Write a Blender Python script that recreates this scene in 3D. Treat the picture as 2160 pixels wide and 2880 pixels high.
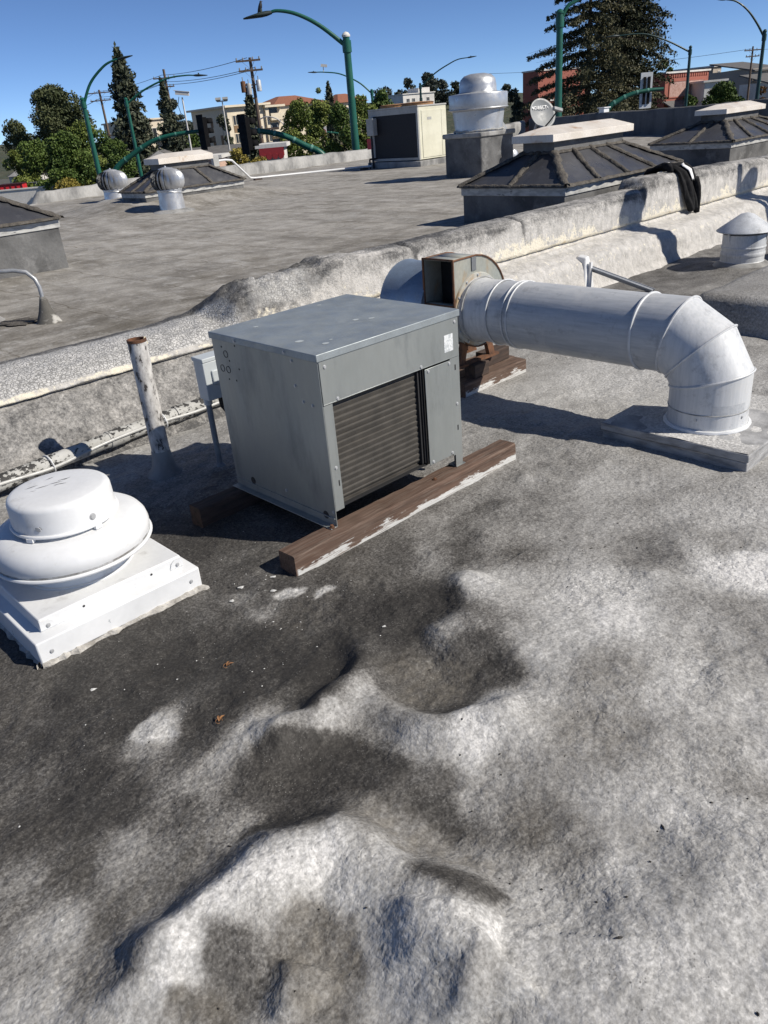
import bpy, bmesh, math, random
import numpy as np
from mathutils import Vector, Matrix

random.seed(7)
RNG = np.random.default_rng(11)
scene = bpy.context.scene
for o in list(bpy.data.objects):
    bpy.data.objects.remove(o)
C = scene.collection
PI = math.pi
R = math.radians

# ------------------------------------------------------------------ camera
cam_d = bpy.data.cameras.new("camera")
cam = bpy.data.objects.new("camera", cam_d)
C.objects.link(cam)
cam_d.sensor_fit = 'HORIZONTAL'
cam_d.sensor_width = 36.0
cam_d.lens = 36.0 * 2180.0 / 2160.0
cam_d.clip_start = 0.05
cam_d.clip_end = 3000.0
_p, _r = R(26.95), R(-5.25)
_fw = Vector((0, math.cos(_p), -math.sin(_p)))
_up = Vector((0, math.sin(_p), math.cos(_p)))
_rt = Vector((1, 0, 0))
_r2 = _rt * math.cos(_r) + _up * math.sin(_r)
_u2 = _up * math.cos(_r) - _rt * math.sin(_r)
_m = Matrix((_r2, _u2, -_fw)).transposed()
cam.matrix_world = Matrix.Translation((0, 0, 1.6)) @ _m.to_4x4()
scene.camera = cam

# ------------------------------------------------------------------ sun and sky
# building axes: u runs along the low wall, v runs away from the camera across it
TH = R(41.8)
AX = Vector((math.cos(TH), math.sin(TH), 0))
BX = Vector((-math.sin(TH), math.cos(TH), 0))
SUN_EL = R(39.0)
_h = (AX * 0.5 - BX * 0.866).normalized()            # horizontal direction towards the sun
SUN_DIR = Vector((_h.x * math.cos(SUN_EL), _h.y * math.cos(SUN_EL), math.sin(SUN_EL)))
sun_d = bpy.data.lights.new("sun", 'SUN')
sun_d.energy = 5.0
sun_d.angle = R(0.53)
sun_d.color = (1.0, 0.935, 0.835)
sun = bpy.data.objects.new("sun", sun_d)
C.objects.link(sun)
sun.rotation_euler = SUN_DIR.to_track_quat('Z', 'Y').to_euler()
sun.location = (20, -10, 30)

world = bpy.data.worlds.new("World")
scene.world = world
world.use_nodes = True
wn = world.node_tree
sky = wn.nodes.new('ShaderNodeTexSky')
sky.sky_type = 'NISHITA'
sky.sun_disc = False
sky.sun_elevation = SUN_EL
sky.sun_rotation = math.atan2(_h.x, _h.y)
sky.air_density = 0.46
sky.altitude = 1800
sky.dust_density = 0.0
sky.ozone_density = 5.5
bgn = wn.nodes['Background']
bgn.inputs[1].default_value = 0.115
wn.links.new(sky.outputs[0], bgn.inputs[0])

vs = scene.view_settings
vs.view_transform = 'Standard'
vs.look = 'None'
vs.exposure = 0.1
vs.gamma = 1.0
scene.render.engine = 'CYCLES'

# ------------------------------------------------------------------ helpers
def W(u, v, z=0.0):
    p = AX * u + BX * v
    return Vector((p.x, p.y, z))

class MB:
    def __init__(s):
        s.v = []; s.f = []
    def add(s, vs_, fs):
        n = len(s.v)
        s.v.extend([tuple(p) for p in vs_])
        s.f.extend([tuple(n + i for i in f) for f in fs])
        return s
    def box(s, x0, x1, y0, y1, z0, z1):
        vs_ = [(x0,y0,z0),(x1,y0,z0),(x1,y1,z0),(x0,y1,z0),(x0,y0,z1),(x1,y0,z1),(x1,y1,z1),(x0,y1,z1)]
        return s.add(vs_, [(0,3,2,1),(4,5,6,7),(0,1,5,4),(1,2,6,5),(2,3,7,6),(3,0,4,7)])
    def hexa(s, p):
        return s.add(p, [(0,3,2,1),(4,5,6,7),(0,1,5,4),(1,2,6,5),(2,3,7,6),(3,0,4,7)])
    def bar(s, a, b, w, h, up=(0,0,1)):
        a = Vector(a); b = Vector(b); d = (b - a).normalized(); up = Vector(up)
        x = d.cross(up)
        if x.length < 1e-5: x = d.cross(Vector((1,0,0)))
        x.normalize(); y = x.cross(d).normalized()
        x = x * (w/2); y = y * (h/2)
        return s.hexa([a-x-y, a+x-y, b+x-y, b-x-y, a-x+y, a+x+y, b+x+y, b-x+y])
    def tube(s, pts, r, n=12, caps=True, closed=False):
        pts = [Vector(p) for p in pts]
        k = len(pts)
        rs = r if isinstance(r, (list, tuple)) else [r]*k
        base = len(s.v)
        t0 = (pts[1]-pts[0]).normalized()
        ref = Vector((0,0,1)) if abs(t0.z) < 0.9 else Vector((1,0,0))
        nx = t0.cross(ref).normalized(); prev = t0
        for i, p in enumerate(pts):
            if i == 0: ta = tb = t0
            elif i == k-1: ta = tb = (pts[i]-pts[i-1]).normalized()
            else:
                ta = (p-pts[i-1]).normalized(); tb = (pts[i+1]-p).normalized()
            # carry the frame along ta, then mitre onto the bisector plane
            if i > 0:
                ax = prev.cross(ta)
                if ax.length > 1e-7:
                    nx = Matrix.Rotation(prev.angle(ta), 3, ax.normalized()) @ nx
                prev = ta
            ny = ta.cross(nx).normalized()
            bis = (ta+tb)
            bis = bis.normalized() if bis.length > 1e-6 else ta
            den = bis.dot(ta)
            for j in range(n):
                a = 2*PI*j/n
                off = (nx*math.cos(a) + ny*math.sin(a))*rs[i]
                off = off - ta*(off.dot(bis)/max(den, 0.3))
                s.v.append(tuple(p+off))
        for i in range(k-1):
            for j in range(n):
                a = base+i*n+j; b = base+i*n+(j+1) % n
                s.f.append((a, b, b+n, a+n))
        if caps:
            s.f.append(tuple(base+j for j in reversed(range(n))))
            s.f.append(tuple(base+(k-1)*n+j for j in range(n)))
        return s
    def lathe(s, prof, n=32, c=(0,0,0), axis='z', a0=0.0, caps=True):
        base = len(s.v); k = len(prof)
        for (r, z) in prof:
            for j in range(n):
                a = 2*PI*j/n + a0
                x, y = r*math.cos(a), r*math.sin(a)
                if axis == 'z': s.v.append((c[0]+x, c[1]+y, c[2]+z))
                elif axis == 'y': s.v.append((c[0]+x, c[1]+z, c[2]-y))
                else: s.v.append((c[0]+z, c[1]+x, c[2]+y))
        for i in range(k-1):
            for j in range(n):
                a = base+i*n+j; b = base+i*n+(j+1) % n
                s.f.append((a, b, b+n, a+n))
        if caps and prof[0][0] > 1e-4: s.f.append(tuple(base+j for j in reversed(range(n))))
        if caps and prof[-1][0] > 1e-4: s.f.append(tuple(base+(k-1)*n+j for j in range(n)))
        return s
    def prism(s, pts, h, axis='z', o=0.0):
        n = len(pts)
        def P(a, b, c):
            return (a, b, c) if axis == 'z' else ((a, c, b) if axis == 'y' else (c, a, b))
        vs_ = [P(a, b, o) for a, b in pts] + [P(a, b, o+h) for a, b in pts]
        fs = [tuple(reversed(range(n))), tuple(range(n, 2*n))] + [(i, (i+1) % n, n+(i+1) % n, n+i) for i in range(n)]
        return s.add(vs_, fs)
    def mesh(s, name):
        me = bpy.data.meshes.new(name)
        me.from_pydata(s.v, [], s.f)
        bm = bmesh.new(); bm.from_mesh(me)
        bmesh.ops.recalc_face_normals(bm, faces=bm.faces)
        bm.to_mesh(me); bm.free()
        return me

def link(name, me, mat=None, parent=None, loc=(0,0,0), rot=(0,0,0), smooth=35, bevel=0.0):
    o = bpy.data.objects.new(name, me)
    C.objects.link(o)
    o.location = loc; o.rotation_euler = rot
    if parent is not None: o.parent = parent
    if mat is not None and not me.materials: me.materials.append(mat)
    if smooth:
        me.shade_smooth()
        me.set_sharp_from_angle(angle=R(smooth))
    if bevel:
        b = o.modifiers.new("bevel", 'BEVEL'); b.width = bevel; b.segments = 2; b.limit_method = 'ANGLE'
        b.angle_limit = R(40)
    return o

def part(name, mb, mat, parent=None, **k):
    return link(name, mb.mesh(name), mat, parent, **k)

def tag(o, label, cat, group=None):
    o["label"] = label; o["category"] = cat
    if group: o["group"] = group
    return o

def kind(o, k):
    o["kind"] = k
    return o

def empty(name, loc, rz=0.0, label=None, cat=None, group=None):
    o = bpy.data.objects.new(name, None)
    C.objects.link(o)
    o.empty_display_size = 0.1
    o.location = loc; o.rotation_euler = (0, 0, rz)
    if label: tag(o, label, cat, group)
    return o

def uvroot(name, u, v, z, label, cat, group=None, rz=0.0):
    return empty(name, W(u, v, z), TH + rz, label, cat, group)

# ------------------------------------------------------------------ materials
def nt(name):
    m = bpy.data.materials.new(name); m.use_nodes = True
    n = m.node_tree
    return m, n, n.nodes['Principled BSDF']

class N:
    """tiny node helper"""
    def __init__(s, n): s.n = n; s.L = n.links
    def new(s, t, **k):
        nd = s.n.nodes.new(t)
        for a, b in k.items(): setattr(nd, a, b)
        return nd
    def coord(s, which='Object', scale=(1,1,1)):
        tc = s.new('ShaderNodeTexCoord'); mp = s.new('ShaderNodeMapping')
        mp.inputs['Scale'].default_value = scale
        s.L.new(tc.outputs[which], mp.inputs[0]); return mp.outputs[0]
    def noise(s, vec, scale, detail=4, rough=0.55, dist=0.0):
        t = s.new('ShaderNodeTexNoise')
        t.inputs['Scale'].default_value = scale; t.inputs['Detail'].default_value = detail
        t.inputs['Roughness'].default_value = rough; t.inputs['Distortion'].default_value = dist
        s.L.new(vec, t.inputs['Vector']); return t.outputs[0]
    def voro(s, vec, scale, feature='F1', out=0, rnd=1.0):
        t = s.new('ShaderNodeTexVoronoi', feature=feature)
        t.inputs['Scale'].default_value = scale
        t.inputs['Randomness'].default_value = rnd
        s.L.new(vec, t.inputs['Vector']); return t.outputs[out]
    def ramp(s, fac, a, b, ca=(0,0,0,1), cb=(1,1,1,1), interp='LINEAR'):
        t = s.new('ShaderNodeValToRGB'); e = t.color_ramp.elements
        t.color_ramp.interpolation = interp
        e[0].position = a; e[1].position = b; e[0].color = ca; e[1].color = cb
        s.L.new(fac, t.inputs[0]); return t.outputs[0]
    def math(s, op, a, b=None, clamp=False):
        t = s.new('ShaderNodeMath', operation=op); t.use_clamp = clamp
        for i, q in enumerate((a, b)):
            if q is None: continue
            if hasattr(q, 'is_output'): s.L.new(q, t.inputs[i])
            else: t.inputs[i].default_value = q
        return t.outputs[0]
    def mix(s, fac, a, b, mode='MIX'):
        t = s.new('ShaderNodeMix', data_type='RGBA', blend_type=mode)
        for q, i in ((fac, 0), (a, 6), (b, 7)):
            if hasattr(q, 'is_output'): s.L.new(q, t.inputs[i])
            elif i == 0: t.inputs[0].default_value = q
            else: t.inputs[i].default_value = (*q, 1) if len(q) == 3 else q
        return t.outputs[2]
    def bump(s, h, strength, dist, prev=None):
        t = s.new('ShaderNodeBump')
        t.inputs['Strength'].default_value = strength; t.inputs['Distance'].default_value = dist
        s.L.new(h, t.inputs['Height'])
        if prev is not None: s.L.new(prev, t.inputs['Normal'])
        return t.outputs[0]

def surf(name, col, col2=None, rough=0.6, metal=0.0, scale=6.0, lo=0.4, hi=0.65, stretch=(1,1,1),
         bump=0.0, bscale=60, bdist=0.003, spec=0.5, fine=0.12, dirt=None, dscale=3, dlo=0.55, dhi=0.7, rvar=0.12):
    """paint or metal or stone with blotches (col to col2), fine grain, optional dirt blotches and fine relief"""
    m, n, b = nt(name); h = N(n)
    vec = h.coord('Object', stretch)
    c2 = col2 if col2 else tuple(x*0.82 for x in col)
    f = h.ramp(h.noise(vec, scale, 5), lo, hi)
    c = h.mix(f, col, c2)
    if dirt:
        c = h.mix(h.ramp(h.noise(vec, dscale, 6, 0.65), dlo, dhi), c, dirt)
    if fine:
        g = h.noise(vec, scale*14, 3)
        lo_ = 1.0 - fine
        c = h.mix(1.0, c, h.ramp(g, 0.3, 0.7, (lo_, lo_, lo_, 1), (1+fine*0.6,)*3 + (1,)), 'MULTIPLY')
    n.links.new(c, b.inputs['Base Color'])
    rr = h.ramp(h.noise(vec, scale*2.2, 3), 0.3, 0.7, (max(rough-rvar, 0.02),)*3+(1,), (min(rough+rvar, 1),)*3+(1,))
    n.links.new(rr, b.inputs['Roughness'])
    b.inputs['Metallic'].default_value = metal
    b.inputs['Specular IOR Level'].default_value = spec
    if bump:
        n.links.new(h.bump(h.noise(vec, bscale, 4, 0.6), bump, bdist), b.inputs['Normal'])
    return m

def plain(name, col, rough=0.6, metal=0.0, spec=0.5, emit=0.0):
    return surf(name, col, tuple(x*0.88 for x in col), rough, metal, scale=9, fine=0.06, spec=spec)

def vnoise(x, y, seed=0):
    """smooth value noise on numpy arrays, -1..1"""
    xi = np.floor(x).astype(np.int64); yi = np.floor(y).astype(np.int64)
    fx = x-xi; fy = y-yi
    fx = fx*fx*fx*(fx*(fx*6-15)+10); fy = fy*fy*fy*(fy*(fy*6-15)+10)
    def hsh(a, b):
        q = (a*374761393 + b*668265263 + seed*974711) & 0x7fffffff
        q = ((q ^ (q >> 13))*1274126177) & 0x7fffffff
        q = (q ^ (q >> 16)) & 0xffff
        return q/32767.5-1
    a = hsh(xi, yi); b = hsh(xi+1, yi); c = hsh(xi, yi+1); d = hsh(xi+1, yi+1)
    return (a*(1-fx)+b*fx)*(1-fy)+(c*(1-fx)+d*fx)*fy

def fbm(x, y, o=4, seed=0, g=0.5):
    t = 0; a = 1.0; s_ = 0
    for i in range(o):
        t = t + a*vnoise(x*2**i+i*17.3, y*2**i-i*9.1, seed+i); s_ += a; a *= g
    return t/s_

def grid_mesh(name, P, attrs=None):
    """P: (nu,nv,3) array -> mesh of quads; attrs: dict name->(nu,nv,4)"""
    nu, nv = P.shape[:2]
    me = bpy.data.meshes.new(name)
    me.vertices.add(nu*nv)
    me.vertices.foreach_set('co', P.reshape(-1, 3).astype(np.float32).ravel())
    i = np.arange(nu*nv).reshape(nu, nv)
    q = np.stack([i[:-1, :-1], i[1:, :-1], i[1:, 1:], i[:-1, 1:]], -1).reshape(-1, 4)
    me.loops.add(q.size); me.loops.foreach_set('vertex_index', q.ravel().astype(np.int32))
    me.polygons.add(len(q))
    me.polygons.foreach_set('loop_start', np.arange(0, q.size, 4, dtype=np.int32))
    me.polygons.foreach_set('loop_total', np.full(len(q), 4, dtype=np.int32))
    me.update(calc_edges=True)
    for k, a in (attrs or {}).items():
        at = me.attributes.new(k, 'FLOAT_COLOR', 'POINT')
        at.data.foreach_set('color', a.reshape(-1, 4).astype(np.float32).ravel())
    return me
RIDGES = [([(0.146,1.161),(0.256,1.179),(0.332,1.212),(0.416,1.211),(0.513,1.212),(0.608,1.22),(0.686,1.199),(0.751,1.151),(0.779,1.07),(0.785,0.996),(0.799,0.902),(0.819,0.819),(0.848,0.749),(0.874,0.704)],0.074,0.08,0.22),([(0.813,1.593),(0.902,1.544),(0.99,1.507),(1.062,1.52),(1.135,1.531),(1.202,1.553),(1.282,1.619),(1.343,1.721)],0.05,0.052,0.08),([(1.191,1.489),(1.203,1.379),(1.211,1.279),(1.25,1.179),(1.358,1.107),(1.47,1.067)],0.045,0.062,0.09),([(1.462,1.517),(1.567,1.495),(1.649,1.504),(1.752,1.544),(1.85,1.619),(1.973,1.619)],0.044,0.095,0.22),([(0.602,0.676),(0.682,0.666),(0.737,0.67),(0.744,0.72)],0.0,0.05,0.1),([(0.67,0.603),(0.697,0.636),(0.733,0.666),(0.786,0.66)],0.048,0.07,0.14),([(0.658,0.747),(0.7,0.814),(0.762,0.859)],0.024,0.06,0.12),([(0.409,0.882),(0.437,0.949),(0.484,0.971)],0.03,0.048,0.1),([(0.611,0.408),(0.878,0.382),(1.059,0.38),(1.274,0.3),(1.577,0.194)],0.055,0.24,0.5),([(1.504,1.038),(2.013,1.067),(2.428,1.043)],0.03,0.35,0.35)]
PITS = [(1.368,1.368,0.22,0.14,-0.016),(1.527,1.325,0.05,0.05,-0.012),(0.938,1.353,0.35,0.16,-0.03),(0.967,0.974,0.3,0.13,-0.03),(0.516,0.9,0.16,0.16,-0.02),(0.293,1.035,0.14,0.12,-0.02),(0.387,1.003,0.09,0.09,-0.02),(0.762,2.174,0.5,0.3,-0.02),(2.513,1.287,0.18,0.1,-0.012),(2.223,0.883,0.25,0.2,-0.02),(1.955,1.916,0.08,0.06,0.018),(2.206,1.824,0.1,0.07,0.02),(2.747,2.029,0.05,0.05,0.015),(2.814,1.937,0.04,0.04,0.012),(2.479,1.957,0.07,0.05,0.016),(0.663,1.85,0.07,0.05,0.01)]
STAIN_SHADE = [(0.445,2.412,0.75,0.2),(0.602,2.227,0.87,0),(0.889,2.166,0.93,0),(0.942,1.825,0.94,0),(1.145,2.011,0.92,0),(0.675,2.012,0.9,0),(0.421,2.075,0.8,0),(0.314,1.94,0.72,0),(0.464,1.818,0.87,0),(0.779,1.773,0.94,0),(0.638,1.688,0.7,0),(0.705,1.612,0.45,0),(0.627,1.604,0.5,0),(0.832,1.579,0.38,0),(0.813,1.469,0.92,0),(0.745,1.498,0.85,0),(0.66,1.865,0.3,0),(0.677,1.823,0.35,0),(0.613,1.842,0.6,0),(0.622,1.955,0.9,0),(0.722,1.749,0.9,0),(1.136,2.274,0.75,0),(1.296,2.112,0.6,0),(1.304,2.348,0.75,0),(0.48,2.583,0.8,0),(1.024,2.158,0.9,0),(0.875,2.26,0.88,0),(1.336,2.005,0.8,0.3),(1.512,1.823,0.94,0),(1.631,1.676,0.94,0),(1.48,1.615,0.94,0),(1.722,1.65,0.92,0),(1.574,1.501,0.5,0),(1.845,1.606,0.2,0),(1.338,1.637,0.8,0),(1.253,1.467,0.7,0),(1.388,1.371,0.72,0.6),(1.288,1.352,0.74,0.6),(1.348,1.485,0.74,0.6),(1.409,1.282,0.74,0.6),(1.576,1.351,0.75,0),(1.533,1.225,0.8,0),(1.722,1.322,0.4,0),(1.685,1.366,0.6,0),(1.95,1.457,0.35,0),(1.957,1.937,0.45,0),(1.65,2.07,0.72,0.3),(1.872,2.001,0.75,0),(2.022,1.808,0.72,0),(1.184,1.474,0.35,0),(1.04,1.511,0.28,0),(0.883,1.56,0.35,0),(1.24,1.137,0.1,0),(1.246,1.079,0.1,0),(1.144,1.216,0.35,0),(1.161,1.337,0.55,0),(1.403,1.111,0.28,0),(0.951,1.368,0.92,0),(0.84,1.464,0.88,0),(1.02,1.229,0.92,0),(0.837,1.381,0.85,0),(1.086,1.097,0.7,0),(1.257,0.968,0.45,0.4),(1.233,1.65,0.92,0),(1.058,1.573,0.94,0),(1.129,1.746,0.94,0),(1.281,1.253,0.75,0),(2.539,1.77,0.55,0),(2.17,1.667,0.6,0.2),(2.812,1.533,0.5,0),(2.974,1.315,0.38,0),(3.092,1.155,0.42,0),(2.494,1.312,0.52,0),(2.443,1.214,0.5,0),(2.152,1.213,0.2,0),(1.979,1.108,0.1,0),(1.993,1.246,0.2,0),(1.876,1.234,0.3,0),(1.694,1.173,0.3,0),(2.217,0.968,0.46,0),(2.335,0.822,0.5,0.3),(2.638,0.925,0.05,0),(2.52,0.963,0.08,0),(2.554,0.848,0.1,0),(2.723,1.056,0.42,0.3),(1.722,0.952,0.52,0.4),(1.537,0.893,0.47,0.4),(1.717,0.788,0.28,0),(1.797,0.632,0.22,0.3),(2.041,0.693,0.46,0.2),(1.654,0.611,0.4,0.2),(1.393,0.96,0.4,0.1),(1.431,0.776,0.42,0.2),(1.442,1.111,0.25,0),(1.708,0.503,0.35,0),(1.877,0.769,0.3,0),(2.381,1.501,0.45,0),(0.228,1.801,0.78,0.1),(0.362,1.815,0.87,0),(0.384,1.519,0.5,0),(0.252,1.565,0.72,0.2),(0.158,1.621,0.6,0),(0.565,1.538,0.72,0),(0.436,1.684,0.87,0),(0.187,1.419,0.38,0),(0.112,1.372,0.45,0),(0.253,1.381,0.68,0.3),(0.172,1.27,0.55,0.2),(0.242,1.194,0.6,0),(0.488,1.304,0.65,0),(0.418,1.244,0.6,0),(0.73,1.294,0.9,0),(0.782,1.214,0.88,0),(0.63,1.33,0.5,0),(0.7,1.118,0.08,0),(0.584,1.151,0.08,0),(0.457,1.159,0.1,0),(0.343,1.123,0.08,0),(0.292,1.105,0.12,0),(0.548,0.978,0.65,0.7),(0.5,0.882,0.55,0.6),(0.556,0.909,0.62,0.6),(0.41,1.089,0.65,0),(0.398,1.027,0.7,0),(0.295,1.046,0.7,0.7),(0.396,0.959,0.5,0),(0.686,0.977,0.2,0),(0.617,0.865,0.28,0),(0.867,1.13,0.58,0.8),(0.071,1.272,0.35,0),(0.19,1.145,0.4,0),(0.913,1.003,0.52,0.8),(0.939,0.873,0.4,0.6),(0.909,1.072,0.6,0.7),(0.994,0.998,0.75,0),(0.813,0.946,0.15,0),(0.854,0.836,0.88,0),(0.881,0.755,0.82,0),(0.823,0.917,0.8,0),(0.953,0.746,0.5,0),(0.947,0.709,0.18,0),(1.12,0.803,0.62,0.6),(1.12,0.702,0.5,0.3),(1.024,1.066,0.85,0),(1.117,0.962,0.5,0),(1.314,0.694,0.35,0.2),(1.356,0.591,0.22,0),(1.467,0.467,0.3,0),(1.57,0.484,0.5,0.3),(1.27,0.605,0.35,0.5),(1.137,0.588,0.3,0),(1.187,0.445,0.4,0),(1.036,0.527,0.35,0),(0.913,0.621,0.28,0),(0.815,0.689,0.1,0),(0.757,0.751,0.18,0),(0.746,0.844,0.3,0),(0.635,0.772,0.22,0),(0.738,0.64,0.5,0),(0.817,0.612,0.18,0),(0.862,0.528,0.3,0),(1.01,0.404,0.24,0),(1.104,0.303,0.24,0),(1.218,0.329,0.25,0),(0.834,0.457,0.3,0),(0.681,0.653,0.4,0),(4.088,3.17,0.45,0.2),(3.856,2.636,0.35,0),(3.171,2.309,0.5,0),(3.595,2.3,0.4,0),(2.893,1.715,0.4,0),(3.013,1.549,0.42,0),(2.899,1.973,0.5,0),(4.574,3.213,0.45,0.2),(3.926,3.443,0.5,0.2),(4.648,2.628,0.3,0),(4.122,2.545,0.25,0),(2.314,1.953,0.6,0),(1.965,1.883,0.6,0),(1.551,2.124,0.72,0),(1.415,2.187,0.8,0),(1.331,2.515,0.75,0),(1.365,2.784,0.85,0),(1.814,2.773,0.7,0),(1.768,3.175,0.6,0),(1.968,3.71,0.5,0),(1.606,4.002,0.4,0),(2.079,4.616,0.35,0),(1.38,4.104,0.4,0),(1.259,2.278,0.55,0),(3.087,1.366,0.45,0),(3.033,1.135,0.3,0),(4.892,1.81,0.4,0),(5.258,1.993,0.45,0),(7.103,3.359,0.6,0),(7.138,3.844,0.65,0),(6.351,3.63,0.6,0),(7.013,3.055,0.55,0),(6.764,2.702,0.55,0),(5.261,3.61,0.2,0),(5.301,3.866,0.2,0)]  # grime and silt samples; some hold the shade of slopes facing left
PATCHES = [([(0.791,1.561),(0.868,1.54),(0.941,1.488),(1.007,1.449),(1.038,1.392),(1.063,1.33),(1.057,1.246),(1.047,1.189),(0.986,1.181),(0.837,1.307),(0.75,1.424)],0.9,0.1,0.012),([(1.358,1.527),(1.429,1.485),(1.48,1.395),(1.467,1.304),(1.401,1.255),(1.31,1.266),(1.259,1.325),(1.27,1.409)],0.7,0.9,0.012),([(1.486,1.32),(1.579,1.318),(1.556,1.237),(1.484,1.194),(1.376,1.2),(1.282,1.241),(1.243,1.309),(1.311,1.259),(1.4,1.25)],0.84,0.1,0.02),([(0.569,1.062),(0.609,1.01),(0.622,0.93),(0.6,0.876),(0.556,0.821),(0.489,0.796),(0.409,0.882),(0.444,0.942),(0.476,1.025),(0.519,1.057)],0.6,0.8,0.015),([(0.401,1.13),(0.45,1.093),(0.469,1.041),(0.455,0.981),(0.417,0.971),(0.339,0.985),(0.339,1.054),(0.364,1.101)],0.68,0.0,0.008),([(0.271,1.099),(0.314,1.077),(0.341,1.031),(0.321,0.975),(0.229,1.073)],0.68,0.8,0.012),([(0.823,0.917),(0.864,0.844),(0.896,0.747),(0.914,0.71),(0.862,0.747),(0.828,0.813),(0.807,0.88)],0.86,0.2,0.012),([(0.895,1.109),(0.944,1.032),(0.95,0.92),(0.976,0.832),(0.956,0.788),(0.915,0.797),(0.873,0.889),(0.845,0.977),(0.826,1.038)],0.5,0.9,0.02),([(0.593,1.349),(0.664,1.357),(0.754,1.325),(0.803,1.258),(0.804,1.167),(0.76,1.189),(0.713,1.243),(0.667,1.31)],0.92,0.0,0.01),([(1.627,1.006),(1.717,0.994),(1.754,0.938),(1.743,0.893),(1.644,0.82),(1.597,0.724),(1.487,0.711),(1.378,0.792),(1.342,0.923),(1.432,1.015)],0.44,0.6,0.04),([(2.437,1.386),(2.556,1.384),(2.638,1.321),(2.628,1.224),(2.516,1.119),(2.416,1.132),(2.363,1.237),(2.347,1.317)],0.54,0.0,0.03),([(2.534,1.001),(2.689,0.977),(2.722,0.894),(2.485,0.797),(2.471,0.882),(2.46,0.948)],0.02,0.0,0.012),([(0.571,1.902),(0.625,1.929),(0.692,1.932),(0.716,1.869),(0.705,1.79),(0.648,1.802),(0.592,1.856)],0.24,0.0,0.008),([(1.329,2.176),(1.409,2.172),(1.452,2.118),(1.408,2.096),(1.329,2.121)],0.25,0.0,0.008),([(1.442,2.054),(1.502,2.075),(1.519,2.034),(1.443,2.015)],0.25,0.0,0.008),([(1.33,1.814),(1.37,1.796),(1.339,1.725),(1.247,1.632),(1.161,1.602),(1.068,1.561),(1.015,1.529),(1.004,1.565),(1.117,1.627),(1.219,1.694)],0.96,0.0,0.012)]  # silt and grime patches, plus painted shade along ridge backs and pit rim
# ------------------------------------------------------------------ the front roof: lumpy sprayed foam with grime in the hollows and shade painted on slopes facing left
def poly_sd(U, V_, pts):
    """distance to a polyline and the side of it (positive = left of travel), end-tapered weight"""
    best = np.full(U.shape, 1e9); side = np.zeros(U.shape); along = np.zeros(U.shape)
    n = len(pts)
    for i in range(n-1):
        ax, ay = pts[i]; bx, by = pts[i+1]
        dx, dy = bx-ax, by-ay; l2 = dx*dx+dy*dy+1e-12
        t = np.clip(((U-ax)*dx+(V_-ay)*dy)/l2, 0, 1)
        px = U-(ax+t*dx); py = V_-(ay+t*dy)
        d = np.sqrt(px*px+py*py); m = d < best
        best = np.where(m, d, best)
        side = np.where(m, np.sign(dx*(V_-ay)-dy*(U-ax)), side)
        along = np.where(m, (i+t)/(n-1), along)
    return best, side, along

def roof_height(U, V_):
    du = U+0.05*fbm(U*3.1, V_*3.1, 3, 5); dv = V_+0.05*fbm(U*3.1+9, V_*3.1, 3, 6)
    z = 0.020*fbm(U*1.3, V_*1.3, 4, 1)+0.008*fbm(U*5, V_*5, 3, 2)
    for pts, h, sl, sr in RIDGES:
        if h == 0: continue
        d, s_, t = poly_sd(du, dv, pts)
        sg = np.where(s_ > 0, sl, sr)
        end = np.clip(np.minimum(t, 1-t)*6+0.25, 0, 1)
        z = z+1.18*h*np.exp(-(d/sg)**2)*end
    for u, v, ru, rv, d in PITS:
        z = z+d*np.exp(-((du-u)/ru)**2-((dv-v)/rv)**2)
    # folds and pocks of the sprayed foam
    wu_ = U+0.06*fbm(U*4+3, V_*4, 3, 12); wv_ = V_+0.06*fbm(U*4, V_*4+7, 3, 13)
    rdg = 1-np.abs(fbm(wu_*3.2, wv_*3.2, 4, 14))*2.2
    mk = np.clip(fbm(U*0.9+4, V_*0.9, 2, 15)*1.6+0.45, 0.1, 1)
    z = z+0.010*mk*rdg+0.004*mk*(1-np.abs(fbm(wu_*11, wv_*11, 3, 16))*2)
    # orange-peel skin of the foam
    near = np.clip(1.25-np.hypot(U-1.2, V_-0.9)/4.2, 0.15, 1)
    z = z+near*(0.0034*fbm(U*26+0.6*vnoise(U*9, V_*9, 8), V_*34, 3, 3)+0.0022*fbm(U*60, V_*70, 2, 4))
    # fairly level under the machines
    for (cu, cv, ru, rv) in ((2.16, 2.6, 0.75, 0.5), (0.87, 2.78, 0.45, 0.45), (3.8, 1.65, 0.5, 0.5), (3.85, 3.35, 0.5, 0.4)):
        m = np.exp(-(((U-cu)/ru)**4+((V_-cv)/rv)**4))
        z = z*(1-0.85*m)
    z = z - 0.02*np.clip(V_-3.7, 0, 1)
    return z

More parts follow.
